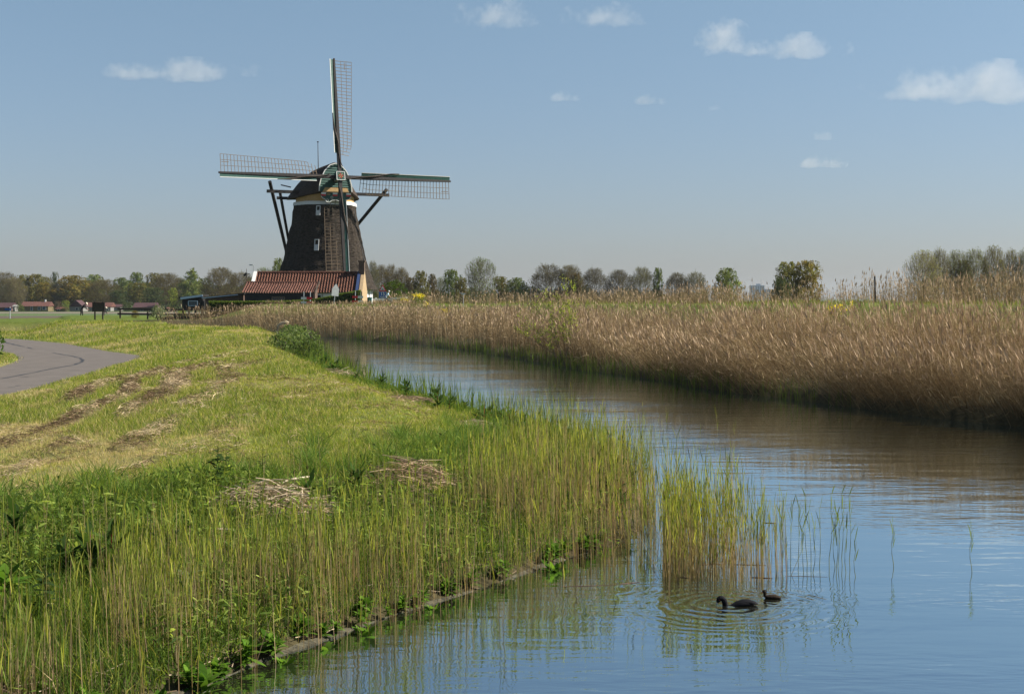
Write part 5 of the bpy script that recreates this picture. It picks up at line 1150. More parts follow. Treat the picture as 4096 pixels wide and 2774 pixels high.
person(413.5, 1262, 150, .35, 1.5, 'person in black with cream cap looking down at the right edge of the notice board', 1, -.35)

# blue sign on its post, left
sp = on(40, 1301, 137); so_ = empty('sign_post', sp, 0, 'white post with a small blue arrow shaped sign by the left frame edge', 'sign'); SO_ = tuple(sp)
b = MB(); top = W(0, 1226, 137).z; b.tube([(sp.x, 137, sp.z - .2), (sp.x, 137, top)], [.05, .045], 8); part(b, 'post', M['steel'], so_, SO_)
a, c_ = W(18, 1232.5, 137), W(46.5, 1240, 137); b = MB(); b.prism([(a.x, 136.9, (a.z + c_.z) / 2), (a.x + .14, 136.9, a.z), (c_.x, 136.9, a.z), (c_.x, 136.9, c_.z), (a.x + .14, 136.9, c_.z)], (0, -.03, 0)); part(b, 'sign_plate', M['signblue'], so_, SO_)

# speed sign with the bump warning, its twin seen from behind, two red and white boards
def tri(cx, z0, z1, w, y, t=.025): return [(cx - w / 2, y, z0), (cx + w / 2, y, z0), (cx, y, z1)]
GD = 128.0; a, b_ = W(1515.3, 1165, GD), W(1545.7, 1137, GD); cx = (a.x + b_.x) / 2; wz = b_.x - a.x
ss = empty('speed_sign', (cx, GD, 2.0), 0, 'red bordered bump warning triangle above a blue 15 km/h panel on a grey post', 'road sign'); O_ = (cx, GD, 2.0)
p = MB(); p.tube([(cx, GD + .05, .6), (cx, GD + .05, W(0, 1142, GD).z)], .035, 8); part(p, 'post', M['steel'], ss, O_)
p = MB(); p.prism(tri(cx, a.z, b_.z, wz, GD), (0, -.03, 0)); tp = part(p, 'warning_triangle', M['signred'], ss, O_)
h_ = b_.z - a.z; p = MB(); p.prism(tri(cx, a.z + h_ * .15, a.z + h_ * .80, wz * .64, GD - .033), (0, -.008, 0)); part(p, 'white_field', M['white'], tp, O_)
p = MB(); bz = a.z + h_ * .22; p.prism([(cx - wz * .22, GD - .043, bz), (cx + wz * .22, GD - .043, bz), (cx + wz * .13, GD - .043, bz + .035), (cx + wz * .05, GD - .043, bz + .08), (cx - wz * .05, GD - .043, bz + .08), (cx - wz * .13, GD - .043, bz + .035)], (0, -.006, 0)); part(p, 'bump_symbol', M['black'], tp, O_)
c0, c1 = W(1515.8, 1166.2, GD), W(1544.8, 1191.8, GD); p = MB(); p.box((cx, GD - .015, (c0.z + c1.z) / 2), (c1.x - c0.x, .03, c0.z - c1.z)); pl = part(p, 'speed_panel', M['signblue'], ss, O_)
text_on('15', .40, (cx, GD - .036, c0.z - .21), (1, 0, 0), (0, 0, 1), M['white'], 'lettering', pl, porigin=O_); text_on('km/h', .20, (cx, GD - .036, c1.z + .115), (1, 0, 0), (0, 0, 1), M['white'], 'lettering', pl, porigin=O_)
p = MB(); ew = .018
for q in (((c0.x, c0.z), (c1.x, c0.z)), ((c0.x, c1.z), (c1.x, c1.z)), ((c0.x, c0.z), (c0.x, c1.z)), ((c1.x, c0.z), (c1.x, c1.z))):
    p.bar((q[0][0] * .985 + cx * .015, GD - .034, q[0][1] - .0), (q[1][0] * .985 + cx * .015, GD - .034, q[1][1]), ew, .012, (0, 1, 0))
part(p, 'white_rim', M['white'], pl, O_)
bx = W(1334, 0, 127).x; rs = empty('road_sign', (bx, 127, 2.0), 0, 'grey back of a triangular road sign on a slightly tilted post by the hedge', 'road sign'); O_ = (bx, 127, 2.0)
Ry = Matrix.Rotation(math.radians(28), 3, 'Z'); tl_ = Matrix.Rotation(math.radians(6), 3, 'Y'); RR_ = tl_ @ Ry
def bsp(x, y, z): return Vector((bx, 127, 1.9)) + RR_ @ Vector((x, y, z))
p = MB(); p.tube([bsp(0.02, .05, -1.5), bsp(0, .05, 1.95)], .035, 8); part(p, 'post', M['steel'], rs, O_)
t0 = W(0, 1133, 127).z - 1.9; t1 = W(0, 1155, 127).z - 1.9; t2 = W(0, 1183, 127).z - 1.9
p = MB(); p.prism([bsp(-.34, 0, t1), bsp(.34, 0, t1), bsp(0, 0, t0)], RR_ @ Vector((0, .03, 0))); part(p, 'warning_triangle', M['steel'], rs, O_)
p = MB(); p.prism([bsp(-.33, 0, t1 - .01), bsp(.33, 0, t1 - .01), bsp(.33, 0, t2), bsp(-.33, 0, t2)], RR_ @ Vector((0, .03, 0))); part(p, 'sign_panel', M['steel'], rs, O_)
def barrier(x0, x1, ys, posts, ptop, redleft, label, D=128.5):
    a, b = W(x0, 0, D).x, W(x1, 0, D).x; o_ = ((a + b) / 2, D, 1.9); br = empty('barrier_board', o_, 0, label, 'barrier', 'red and white barrier boards by the road')
    for px in posts: p = MB(); x = W(px, 0, D).x; p.tube([(x, D + .06, 1.0), (x, D + .06, W(0, ptop, D).z)], .035, 8); part(p, 'post', M['steel'], br, o_)
    for y0, y1 in ys:
        z0, z1 = W(0, y0, D).z, W(0, y1, D).z; mid = (a + b) / 2
        p = MB(); p.box(((a + b) / 2, D, (z0 + z1) / 2), (b - a, .03, z0 - z1)); bd_ = part(p, 'board', M['white'], br, o_)
        p = MB(); xa, xb = (a - .005, mid) if redleft else (mid, b + .005); p.box(((xa + xb) / 2, D - .018, (z0 + z1) / 2), (xb - xa, .012, z0 - z1 + .008)); part(p, 'red_half', M['signred'], bd_, o_)
barrier(1204, 1248, ((1187.5, 1197), (1205, 1213.5)), (1215, 1241), 1166, False, 'left barrier board, white then red, with two posts before the shed')
barrier(1409, 1453, ((1183, 1192), (1200.5, 1208.5)), (1421,), 1163, True, 'right barrier board, red then white, below the barn gable')

# white bridge railing, bins, the cyclist
RD = 152.0; x0_, x1_, x2_ = W(1486, 0, RD).x, W(1562, 0, RD).x, W(1630, 0, RD).x; o_ = ((x0_ + x2_) / 2, RD, 2.2)
rl = empty('white_railing', o_, 0, 'low white timber railing along the road right of the mill', 'railing')
for px in (1503, 1565): p = MB(); x = W(px, 0, RD).x; zt_ = W(0, 1190, RD).z; p.box((x, RD, zt_ - .7), (.2, .2, 1.4)); part(p, 'post', M['white'], rl, o_)
p = MB(); p.bar((x0_, RD - .1, W(0, 1198, RD).z), (x1_, RD - .1, W(0, 1195.5, RD).z), .08, .20); part(p, 'rail', M['white'], rl, o_)
p = MB(); p.bar((x1_, RD - .1, W(0, 1193.5, RD).z), (x2_, RD - .3, W(0, 1190.5, RD).z), .08, .22); part(p, 'rail', M['white'], rl, o_)
for px, w_, y0, m_, lab in ((1466, .42, 1189, M['tar'], 'dark rubbish bin against the low mill wall'), (1480, .36, 1188, M['teal'], 'teal rubbish bin beside the dark one by the mill')):
    q = W(px, y0, 143); o_ = empty('rubbish_bin', (q.x, 143, 2.0), 0, lab, 'bin'); O_ = (q.x, 143, 2.0); p = MB(); p.loft([[Vector((q.x + sx * w_ / 2 * k, 143 + sy * w_ / 2 * k, z)) for sx, sy in ((-1, -1), (1, -1), (1, 1), (-1, 1))] for k, z in ((.8, 2.0), (1, q.z - .1))]); part(p, 'body', m_, o_, O_)
    p = MB(); p.box((q.x, 143, q.z - .05), (w_ + .06, w_ + .06, .09)); part(p, 'lid', m_, o_, O_)
def cyclist():
    D = 150.5; gz_ = W(0, 1228, D).z; x = W(1548, 0, D).x
    o = empty('person', (x, D, gz_), 0, 'cyclist in light blue top and white helmet riding past behind the speed sign', 'person')
    bk = empty('bicycle', (x, D, gz_), 0, 'bicycle under the cyclist behind the speed sign', 'bicycle')
    for s in (-.52, .52):
        ty = MB(); ty.tube([(s + .335 * math.cos(a), 0, .345 + .335 * math.sin(a)) for a in np.linspace(0, 2 * math.pi, 25)], .018, 6, cap=False); wh = ty.build('wheel', M['black'], bk)
        spk = MB()
        for q in range(8): a = q * math.pi / 4; spk.bar((s, 0, .345), (s + .32 * math.cos(a), 0, .345 + .32 * math.sin(a)), .006)
        spk.build('spokes', M['steel'], wh)
    fr = MB()
    for a, b in (((-.52, 0, .345), (-.05, 0, .30)), ((-.05, 0, .30), (-.2, 0, .88)), ((-.2, 0, .82), (.36, 0, .80)), ((.34, 0, .72), (-.05, 0, .30)), ((.36, 0, .92), (.52, 0, .345)), ((-.52, 0, .345), (-.18, 0, .80))): fr.tube([a, b], .017, 6)
    fr.build('frame', M['darkblue'], bk); h = MB(); h.tube([(.36, 0, .92), (.40, 0, 1.0), (.40, -.25, 1.03)], .013, 6); h.tube([(.40, 0, 1.0), (.40, .25, 1.03)], .013, 6); h.build('handlebar', M['steel'], bk)
    s = MB(); s.loft([[Vector((xx, yy * k, zz)) for yy, zz in ((-1, .90), (1, .90), (1, .95), (-1, .95))] for xx, k in ((-.34, .08), (-.2, .09), (-.06, .03))]); s.build('saddle', M['black'], bk)
    nodes = [(-.2, 0, 1.0, .14, .12), (-.05, 0, 1.22, .15, .12), (.10, 0, 1.42, .13, .11), (.16, 0, 1.50, .055), (.20, 0, 1.58, .085), (.22, 0, 1.65, .09)]; edges = [(0, 1), (1, 2), (2, 3), (3, 4), (4, 5)]
    for s_, kn, ft in ((-1, (.16, .80), (-.02, .22)), (1, (.18, .66), (-.06, .12))):
        b = len(nodes); nodes += [(-.12, .09 * s_, .97, .085), (kn[0], .11 * s_, kn[1], .06), (ft[0] - .05, .11 * s_, ft[1] + .08, .04), (ft[0] + .10, .11 * s_, ft[1], .035)]; edges += [(0, b), (b, b + 1), (b + 1, b + 2), (b + 2, b + 3)]
        b = len(nodes); nodes += [(.12, .19 * s_, 1.38, .05), (.24, .22 * s_, 1.2, .038), (.38, .22 * s_, 1.07, .03), (.42, .22 * s_, 1.05, .03)]; edges += [(2, b), (b, b + 1), (b + 1, b + 2), (b + 2, b + 3)]
        for q in range(5): nodes.append((.46, .22 * s_ + (q - 2) * .018, 1.02 + .01 * (q == 0), .008)); edges.append((b + 3, len(nodes) - 1))
    def zn(c_):
        if c_[2] > 1.53: return 1
        if c_[2] < 1.02 and c_[0] < .3: return 2
        if c_[0] > .2: return 1
        return 0
    skin_body('body', nodes, edges, [M['jersey'], M['skin'], M['navy']], o, zn)
    hm_ = MB(); hm_.loft([[Vector((.21 + .125 * math.cos(i * .4) * math.cos(a), .10 * math.cos(i * .4) * math.sin(a), 1.67 + .10 * math.sin(i * .4))) for a in np.linspace(0, 2 * math.pi, 14, endpoint=False)] for i in range(4)]); hm_.build('helmet', M['white'], o, True)
cyclist()
# lamp and loudspeaker poles at the sheds, white board and dark post in the reeds
def pole(name, pts, r, label, cat, head=None, hm=None, m_=None):
    o = empty(name, pts[0], 0, label, cat); b = MB(); b.tube(pts, r, 8); part(b, 'pole', m_ or M['steel'], o, tuple(pts[0]))
    if head: h = MB(); h.box(head[0], head[1]); part(h, 'lamp_head' if 'lamp' in name else 'head', hm or M['steel'], o, tuple(pts[0]))
    return o
q = W(1014, 1092, 146); pole('street_lamp', [Vector((q.x, 146, 1.5)), W(1014, 1060, 146), W(1012, 1058.5, 146), W(1006, 1059, 146)], .04, 'slim street lamp rising behind the left barn gable', 'street lamp', (W(1004, 1059.5, 146), (.34, .18, .1)))
q = W(984, 1130, 133.9); o = pole('aerial_pole', [Vector((q.x, 133.9, 2.5)), W(986, 1075, 133.9)], .025, 'thin aerial pole at the left end of the tiled shed roof', 'aerial', m_=M['brownwood']); b = MB(); b.bar(W(976, 1103, 133.9), W(986, 1092, 133.9), .12, .18); b.bar(W(986, 1093, 133.9), W(1000, 1095, 133.9), .05); part(b, 'head', M['tar'], o, tuple(o.location))
q = W(1853, 1174.5, 110); o_ = empty('white_marker', (q.x, 110, 2.3), 0, 'small white marker board standing above the dry reeds', 'marker'); b = MB(); b.box(q, (.30, .04, .11)); part(b, 'board', M['white'], o_, (q.x, 110, 2.3)); b = MB(); b.tube([(q.x, 110.04, 2.0), (q.x, 110.04, q.z)], .025, 6); part(b, 'post', M['steel'], o_, (q.x, 110, 2.3))
a, c_ = W(3503, 1190, 62), W(3499, 1106, 62); b = MB(); b.tube([Vector((a.x, 62, 2.2)), c_, c_ + Vector((0, 0, .01))], [.036, .036, .03], 8); tag(b.build('marker_post', M['tar']), 'dark upright post sticking out of the plumed reeds on the right', 'post')

# yellow flowering plants on the dike
def flowers(px, py, D, w, h, n, label):
    p = on(px, py, D); o = empty('flowering_plant', p, 0, label, 'plant', 'yellow flowering plants on the dike'); ms = Mass(); ml = Mass()
    B = np.stack([rng.normal(0, w / 4, n), rng.normal(0, w / 4, n), np.full(n, .05)], 1); hh = rng.uniform(.55, 1, n) * h; T = B + UP * hh[:, None] + rng.normal(0, .05, (n, 3))
    ml.rib(np.stack([B, (B + T) / 2, T], 1), np.full((n, 3), .02), rand_dir(n), mixc([(.12, .16, .04)], n))
    leaves(ml, B + (T - B) * rng.uniform(.1, .7, (n, 1)), rng.uniform(.15, .3, n), rng.uniform(0, 6.28, n), rng.uniform(.4, 1.2, n), np.full(n, .07), mixc([(.09, .14, .03)], n)); ml.build('stem', M['leaf'], o)
    k = n * 7; P_ = np.repeat(T, 7, 0) + rng.normal(0, .07, (k, 3)); d = rand3(k); s = rng.uniform(.05, .09, k); ms.rib(P_[:, None, :] + d[:, None, :] * (s[:, None, None] * np.array([-.5, 0, .5])[None, :, None]), s[:, None] * np.array([.6, 1, .6])[None, :], rand3(k), mixc([(.65, .50, .02), (.75, .6, .03)], k, .1)); ms.build('blossom', M['yellow'], o)
flowers(1617, 1203, 134, 1.3, .75, 34, 'yellow flowering plant at the right end of the white railing')
flowers(1678, 1203, 118, 1.0, .8, 30, 'yellow flowering plant in front of the dry reeds, middle of three')
flowers(1710, 1205, 112, .5, .55, 8, 'sparse small yellow flowers between two fuller flowering plants')
flowers(1780, 1203, 106, 1.1, .85, 36, 'yellow flowering plant left of the small white marker')
flowers(3358, 1200, 56, 1.0, .55, 26, 'yellow flowering plant in the reeds left of the dark post')

# broad-leaved plants on the near bank
def rosette(leafn, ll, lw, cols, stemh, stemc, pitch=(.35, 1.2)):
    ms = Mass(); n = leafn; B = np.stack([rng.normal(0, .012, n), rng.normal(0, .012, n), np.sort(rng.uniform(.02, stemh, n))], 1)
    az = np.arange(n) * 2.4 + rng.uniform(-.3, .3, n); pt = rng.uniform(*pitch, n); L_ = rng.uniform(.7, 1.15, n) * ll
    d = np.stack([np.cos(az) * np.sin(pt), np.sin(az) * np.sin(pt), np.cos(pt)], 1); t_ = np.array([0, .18, .42, .68, .88, 1.0]); dr_ = rng.uniform(.1, .5, n)
    P_ = B[:, None, :] + d[:, None, :] * (L_[:, None, None] * t_[None, :, None]) - UP * (L_ * dr_)[:, None, None] * (t_ ** 2)[None, :, None]
    ms.rib(P_, (L_ * lw)[:, None] * np.array([.12, .65, 1, .8, .4, .03])[None, :], unit(np.cross(d, UP)), mixc(cols, n, .14)); fol = ms.mesh('foliage', M['leaf'])
    st_ = Mass(); st_.rib(np.array([[[0, 0, -.05], [.004, 0, stemh * .5], [0, .004, stemh * 1.1]]] * 2), np.array([[.016, .012, .005]] * 2), np.array([[1, 0, 0], [0, 1, 0.]]), np.array([stemc] * 2)); return fol, st_.mesh('stem', M['leaf'])
DOCK = [rosette(16, .30, .22, [(.045, .085, .02), (.065, .11, .025), (.035, .065, .018)], .34, (.20, .045, .03)) for _ in range(3)]
NETT = [rosette(26, .13, .45, [(.03, .055, .018), (.045, .075, .022)], .36, (.05, .07, .03), (.9, 1.7)) for _ in range(2)]
HRBS = [rosette(40, .15, .34, [(.10, .19, .025), (.13, .23, .03), (.07, .15, .02)], .16, (.08, .12, .03), (.3, 1.5)) for _ in range(2)]
PALEP = [rosette(18, .20, .18, [(.16, .22, .10), (.20, .26, .14)], .30, (.10, .12, .05))]
def plant(protos, name, px, py, D, sc_, label, grp=None, dz=0.0):
    p = on(px, py, D, dz); o = empty(name, p, rng.uniform(0, 6.28), label, 'plant', grp); f, s = protos[rng.integers(0, len(protos))]; o.scale = (sc_,) * 3
    link('foliage', f, o); link('stem', s, o); return o
def gd(py, z): return FP * (HC - z) / (py - HY)
for px, py, s_, lab in ((362, 2310, 1.15, 'dark dock plant with red stem, left of a close pair in the reeds'), (447, 2300, 1.2, 'dark dock plant with red stem, right of a close pair in the reeds'), (1432, 2010, 1.05, 'dark dock plant by the straw heap in the middle of the reeds'), (60, 2240, 1.1, 'pale topped dock plant at the left frame edge'), (260, 2310, .9, 'small dock plant left of the dark pair'), (1240, 2050, .9, 'dock plant between the two dead reed heaps')):
    plant(DOCK, 'dock_plant', px, py, gd(py, .5), s_, lab)
for px, py, s_, lab in ((870, 2025, 1.25, 'dark nettle clump left of the dead reed heap'), (905, 2010, 1.15, 'dark nettle stem at the top edge of the dead reed heap'), (1050, 1985, .9, 'nettle right above the dead reed heap'), (600, 2200, 1.0, 'nettle in the shade below the dead reed heap'), (700, 2230, 1.0, 'nettle amid weeds right of the lone pale weed'), (180, 2420, 1.1, 'nettle low on the bank at the left')):
    plant(NETT, 'nettle', px, py, gd(py, .5), s_, lab)
for px, py, z, s_, lab in ((1133, 2600, .10, 1.0, 'large bright green herb hanging over the lower half of the concrete edging'), (1317, 2545, .1, 1.05, 'bright green herb on the edging below the middle reeds'), (1455, 2490, .1, 1.15, 'bright green feathery herb on the edging, larger right one'), (2217, 2235, .12, 1.25, 'bright green herb at the reed foot beside open water'), (1732, 2395, .1, 1.0, 'green herb at the waterline in the middle'), (1822, 2378, .1, .95, 'green herb just right of another at the waterline'), (805, 2700, .12, 1.2, 'low herb on the edging near the bottom frame edge'), (640, 2760, .12, 1.1, 'low herb at the bottom frame edge'), (25, 2420, .45, 1.5, 'bright feathery herb at the left frame edge'), (1255, 2565, .1, .8, 'small herb just left of the large feathery one on the edging')):
    plant(HRBS, 'waterside_herb', px, py, gd(py, z), s_, lab)
plant(PALEP, 'pale_weed', 757, 2370, gd(2370, .4), 1.0, 'pale grey green weed in the middle of the lower left reeds')
for k in range(80):
    u = (k + rng.uniform(0, .8)) / 80; i = 8 + u * 8.0; j = int(i); a, b = LSH[j + 1], LSH[min(j + 2, len(LSH) - 1)]; q = a + (b - a) * (i - j); d = (b - a) / np.linalg.norm(b - a); nrm = np.array([-d[1], d[0]]); q = q + nrm * rng.uniform(.25, 1.4)
    f, s = DOCK[rng.integers(0, 3)]; o = empty('dock_plant', (q[0], q[1], zt(q[0], q[1])), rng.uniform(0, 6.28), 'dark broad leaved dock plant in the weedy fringe along the bend of the near bank', 'plant', 'dock plants fringing the near bank'); sc_ = rng.uniform(.85, 1.5); o.scale = (sc_, sc_, sc_ * rng.uniform(.55, .85)); link('foliage', f, o); link('stem', s, o)
for k in range(38):
    i = rng.uniform(0, 5.6); j = int(i); a, b = LSH[j + 3], LSH[j + 4]; q = a + (b - a) * (i - j); d = (b - a) / np.linalg.norm(b - a); q = q + np.array([-d[1], d[0]]) * rng.uniform(-.02, .16)
    f, s = HRBS[rng.integers(0, 2)]; o = empty('edge_weed', (q[0], q[1], .02), rng.uniform(0, 6.28), 'small green weed growing over the concrete edging at the near waterline', 'plant', 'weeds on the concrete edging'); sc_ = rng.uniform(.45, .95); o.scale = (sc_, sc_, sc_ * .9); link('foliage', f, o); link('stem', s, o)
# tufts of long grass at the edge of the mown turf
def tuft_proto():
    ms = Mass(); n = 90; B = np.stack([rng.normal(0, .07, n), rng.normal(0, .07, n), np.zeros(n)], 1); leaves(ms, B, rng.uniform(.25, .52, n), rng.uniform(0, 6.28, n), np.abs(rng.normal(.35, .22, n)), rng.uniform(.006, .011, n), mixc([(.11, .175, .035), (.15, .21, .05), (.08, .14, .03)], n, .15), rng.uniform(.05, .5, n)); return ms.mesh('grass_tuft', M['leaf'])
TU = [tuft_proto() for _ in range(4)]
for k in range(110):
    y = rng.uniform(12.5, 27); w_ = rough_w(y); Pq = np.array([[x_, y] for x_ in np.linspace(-9, 2, 90)]); zq, dq = terrain(Pq)[:2]; okq = np.where(inside(Pq, CANAL), 1e9, np.abs(dq - w_ - rng.normal(-.6, .6))); i = int(np.argmin(okq + np.where(Pq[:, 0] > LSH[:, 0].max(), 1e9, 0)))
    o = link('grass_tuft', TU[k % 4]); o.location = (Pq[i, 0], y, zq[i] - .02); o.rotation_euler = (0, 0, rng.uniform(0, 6.28)); s_ = rng.uniform(.7, 1.15); o.scale = (s_, s_, s_); tag(o, 'tuft of long green grass where the mown bank meets the reeds', 'grass tuft', 'grass tufts at the mowing edge')

# dead reed heaps, loose stems
def heap(px, py, D, w, d_, h, n, label, cols):
    p = on(px, py, D); ms = Mass(); r_ = np.sqrt(rng.uniform(0, 1, n)); a = rng.uniform(0, 6.28, n); B = np.stack([np.cos(a) * r_ * w / 2, np.sin(a) * r_ * d_ / 2, h * (1 - r_ ** 2) * rng.uniform(.1, 1, n) + .02], 1)
    az = rng.normal(-.4, .7, n); dd = np.stack([np.cos(az), np.sin(az) * .8, rng.normal(-.1, .22, n)], 1); dd = unit(dd); L_ = rng.uniform(.12, .55, n); t_ = np.array([-.5, 0, .5]); P_ = B[:, None, :] + dd[:, None, :] * (L_[:, None, None] * t_[None, :, None]); P_[:, 1, 2] += .03
    ms.rib(P_, rng.uniform(.005, .014, n)[:, None] * np.array([.7, 1, .6])[None, :], rand3(n), mixc(cols, n, .18)); o = ms.build('dead_reed_heap', M['straw']); o.location = p; tag(o, label, 'reed heap', 'heaps of dead reed on the near bank'); return o
PALES = [(.46, .36, .24), (.36, .26, .16), (.25, .17, .10), (.55, .46, .34)]
heap(1070, 2070, gd(2070, .5), 1.25, 1.15, .34, 760, 'pale heap of dead reed stems beside the dark nettles', PALES)
heap(1170, 2100, gd(2100, .45), .6, .5, .12, 160, 'flat dead reed mat on the right foot of the pale heap', PALES)
heap(1640, 1960, gd(1960, .5), 1.1, 1.1, .32, 520, 'brown heap of dead reed among the reeds, centre of the bank', [(.36, .25, .15), (.25, .16, .10), (.44, .33, .22)])
heap(1720, 2035, gd(2035, .42), .8, .6, .18, 200, 'dark rotten reed heap below the brown one', [(.10, .075, .055), (.2, .15, .11), (.05, .04, .03)])
heap(1345, 1490, gd(1490, .5), 1.5, 1.6, .30, 260, 'dry stalk heap lying at the water bend of the near bank', PALES)
heap(1600, 1600, gd(1600, .55), 1.6, .9, .10, 220, 'thin spread of pinkish dead stems beside the dock fringe', [(.36, .25, .18), (.28, .19, .13)])
heap(1900, 1700, gd(1700, .5), 1.1, .9, .12, 200, 'dead reed patch at the top of the green reeds', PALES)
def stick(name, pts, r, label, m_='lath'):
    b = MB(); b.tube(pts, r, 6); tag(b.build(name, PALEM), label, 'reed stem')
PALEM = mat('pale_dead_stem', (.50, .42, .30), .8, .2, 12)
q0, q1, q2 = on(1115, 1990, gd(1990, .55), .06), on(1180, 1950, gd(1965, .6), .14), W(1252, 1903, gd(1950, .6)); stick('fallen_stem', [q0, q1, q2], [.02, .016, .008], 'pale bent stem sticking up from the grass above the dead reed heap')
q0, q1 = on(865, 2150, gd(2150, .5), .12), on(935, 2137, gd(2150, .5), .15); stick('fallen_stem', [q0, q1], [.014, .01], 'short cream stem lying in the weeds below the dead reed heap')
bp2 = [on(1096, 1314, 100, .02), W(1112, 1302, 100), W(1128, 1291, 100), W(1142, 1287, 100), W(1152, 1290, 100)]
ms = Mass(); K_ = 34
P_ = np.stack([np.array([list(v) for v in bp2])] * K_) + rng.normal(0, 1, (K_, 5, 3)) * np.array([.01, .03, .10, .14, .14])[None, :, None] * .6
ms.rib(P_, np.full((K_, 5), .03), rand3(K_), mixc([(.75, .64, .46), (.6, .5, .35)], K_)); tag(ms.build('bent_reed_plume', M['straw']), 'bent over bundle of pale reed at the foot of the far reeds', 'reed bundle')

# single green reeds standing out in open water
def stem_proto(h, nl):
    st_ = MB(); pts = [(0.012 * math.sin(i * 1.3), .01 * math.cos(i * 1.7), -.25 + (h + .25) * i / 6) for i in range(7)]; st_.tube(pts, [.0048 - .0005 * i for i in range(7)], 5)
    cm = leafc; me = st_.mesh('reed_stem', cm, True); ms = Mass(); n = nl; B = np.array([[0, 0, h * u] for u in np.linspace(.45, .99, n)])
    leaves(ms, B, rng.uniform(.13, .24, n), rng.uniform(0, 6.28, n), np.abs(rng.normal(.18, .12, n)), rng.uniform(.009, .016, n), mixc([(.16, .2, .03), (.11, .15, .03)], n), rng.uniform(0, .15, n)); return me, ms.mesh('leaves', M['leaf'])
leafc = mat('reed_culm', (.10, .12, .04), .6, .3, 8)
SP = [stem_proto(.62, 6), stem_proto(.46, 4), stem_proto(.36, 3), stem_proto(.78, 6)]
for px, py, k in ((3104, 2296, 0), (3132, 2250, 1), (3150, 2290, 2), (3160, 2255, 0), (3195, 2262, 0), (3212, 2290, 1), (3226, 2285, 3), (3245, 2280, 0), (3255, 2290, 1), (3279, 2265, 0), (3320, 2268, 3), (3337, 2262, 1), (3350, 2290, 0), (3354, 2265, 1), (3371, 2262, 3), (3382, 2288, 1), (3402, 2275, 3), (3422, 2305, 2), (3134, 2190, 0)):
    D = FP * HC / (py - HY); p = W(px, py, D); p.z = 0; me, lf_ = SP[k]; o = link('reed_stem', me); o.location = p; o.rotation_euler = (rng.normal(0, .03), rng.normal(0, .03), rng.uniform(0, 6.28)); link('leaves', lf_, o); tag(o, 'thin green reed stem standing alone in open water right of the reed clump', 'reed stem', 'single reeds in open water')
for px, py, lab, k in ((3571, 2265, 'lone reed stem in open water, left of the two farthest out', 0), (3884, 2285, 'reed stem standing farthest out in open water on the right', 0)):
    D = FP * HC / (py - HY); p = W(px, py, D); p.z = 0; me, lf_ = SP[k]; o = link('reed_stem', me); o.location = p; link('leaves', lf_, o); o.scale = (1, 1, .72); tag(o, lab, 'reed stem')
def floater(px0, py0, px1, py1, r, label):
    D0_, D1_ = FP * HC / (py0 - HY), FP * HC / (py1 - HY); a, b = W(px0, py0, D0_), W(px1, py1, D1_); a.z = b.z = r * .4; m_ = a.lerp(b, .5) + Vector((0, 0, r * .3)); x = MB(); x.tube([a, m_, b], [r * .7, r, r * .5], 6); tag(x.build('floating_stalk', floatm), label, 'stalk', 'dead stalks floating by the reeds')
floatm = mat('wet_dead_stalk', (.13, .075, .05), .6, .3, 14)
for a in ((2480, 2335, 2560, 2328, .005, 'pale tipped stalk floating at the foot of the middle reeds'), (2240, 2345, 2470, 2338, .003, 'long thin stalk floating left of the pale tipped one'), (2720, 2308, 2760, 2312, .005, 'short stalk floating at the left foot of the reed clump'), (2800, 2258, 2900, 2254, .005, 'dark stalk caught across the reed clump, left piece'), (2920, 2256, 3065, 2260, .004, 'dark stalk caught across the reed clump, right piece'), (3000, 2308, 3090, 2312, .005, 'brown stalk floating at the right foot of the reed clump'), (3055, 2090, 3105, 2092, .006, 'brown stalk floating far behind the reed clump'), (3140, 2302, 3310, 2306, .002, 'hair thin stalk floating among the single reeds')): floater(*a)

# the two water birds
def loft_path(mb, path, n=12, m=0):
    rings = []; k = len(path)
    for i, (x, z, rw, rh) in enumerate(path):
        a, b = path[max(0, i - 1)], path[min(k - 1, i + 1)]; d = Vector((b[0] - a[0], 0, b[1] - a[1])).normalized(); u = Vector((-d.z, 0, d.x))
        rings.append([Vector((x, 0, z)) + u * rh * math.cos(t_) + Vector((0, 1, 0)) * rw * math.sin(t_) for t_ in np.linspace(0, 2 * math.pi, n, endpoint=False)])
    mb.loft(rings, m)
mpx = CD / FP
co = empty('coot', (cootp.x, CD, 0), math.radians(4), 'black adult coot with its white bill dipped in the water', 'bird')
def cpt(px, py): return (px - 2905) * mpx, (2419 - py) * mpx
path = [(*cpt(3033, 2414), .008, .004), (*cpt(3022, 2411), .03, .015), (*cpt(3000, 2410), .058, .030), (*cpt(2975, 2411), .072, .034), (*cpt(2950, 2417), .066, .031), (*cpt(2930, 2427), .048, .028), (*cpt(2913, 2430), .036, .028), (*cpt(2901, 2421), .033, .028), (*cpt(2899, 2408), .031, .026), (*cpt(2895, 2397), .032, .025), (*cpt(2888, 2391), .033, .025), (*cpt(2880, 2391), .032, .025), (*cpt(2874, 2396), .028, .023), (*cpt(2871, 2403), .019, .017), (*cpt(2870, 2408), .010, .010)]
b = MB(); loft_path(b, path, 14); body = b.build('body', M['bird'], co, True)
b = MB(); x, z = cpt(2871, 2405); x2, z2 = cpt(2865, 2417); b.tube([(x, 0, z), ((x + x2) / 2 - .003, 0, (z + z2) / 2), (x2, 0, z2)], [.010, .0075, .003], 8); x3, z3 = cpt(2866, 2395); b.tube([(x3 + .003, 0, z3 + .004), (x, 0, z)], [.006, .010], 8); b.build('bill', M['bill'], co, True)
for s_ in (-1, 1): b = MB(); x, z = cpt(2876, 2395); bm_ = [(x, s_ * .025, z), (x, s_ * .030, z)]; b.tube(bm_, .0032, 8); b.build('eye', M['redbill'], co)
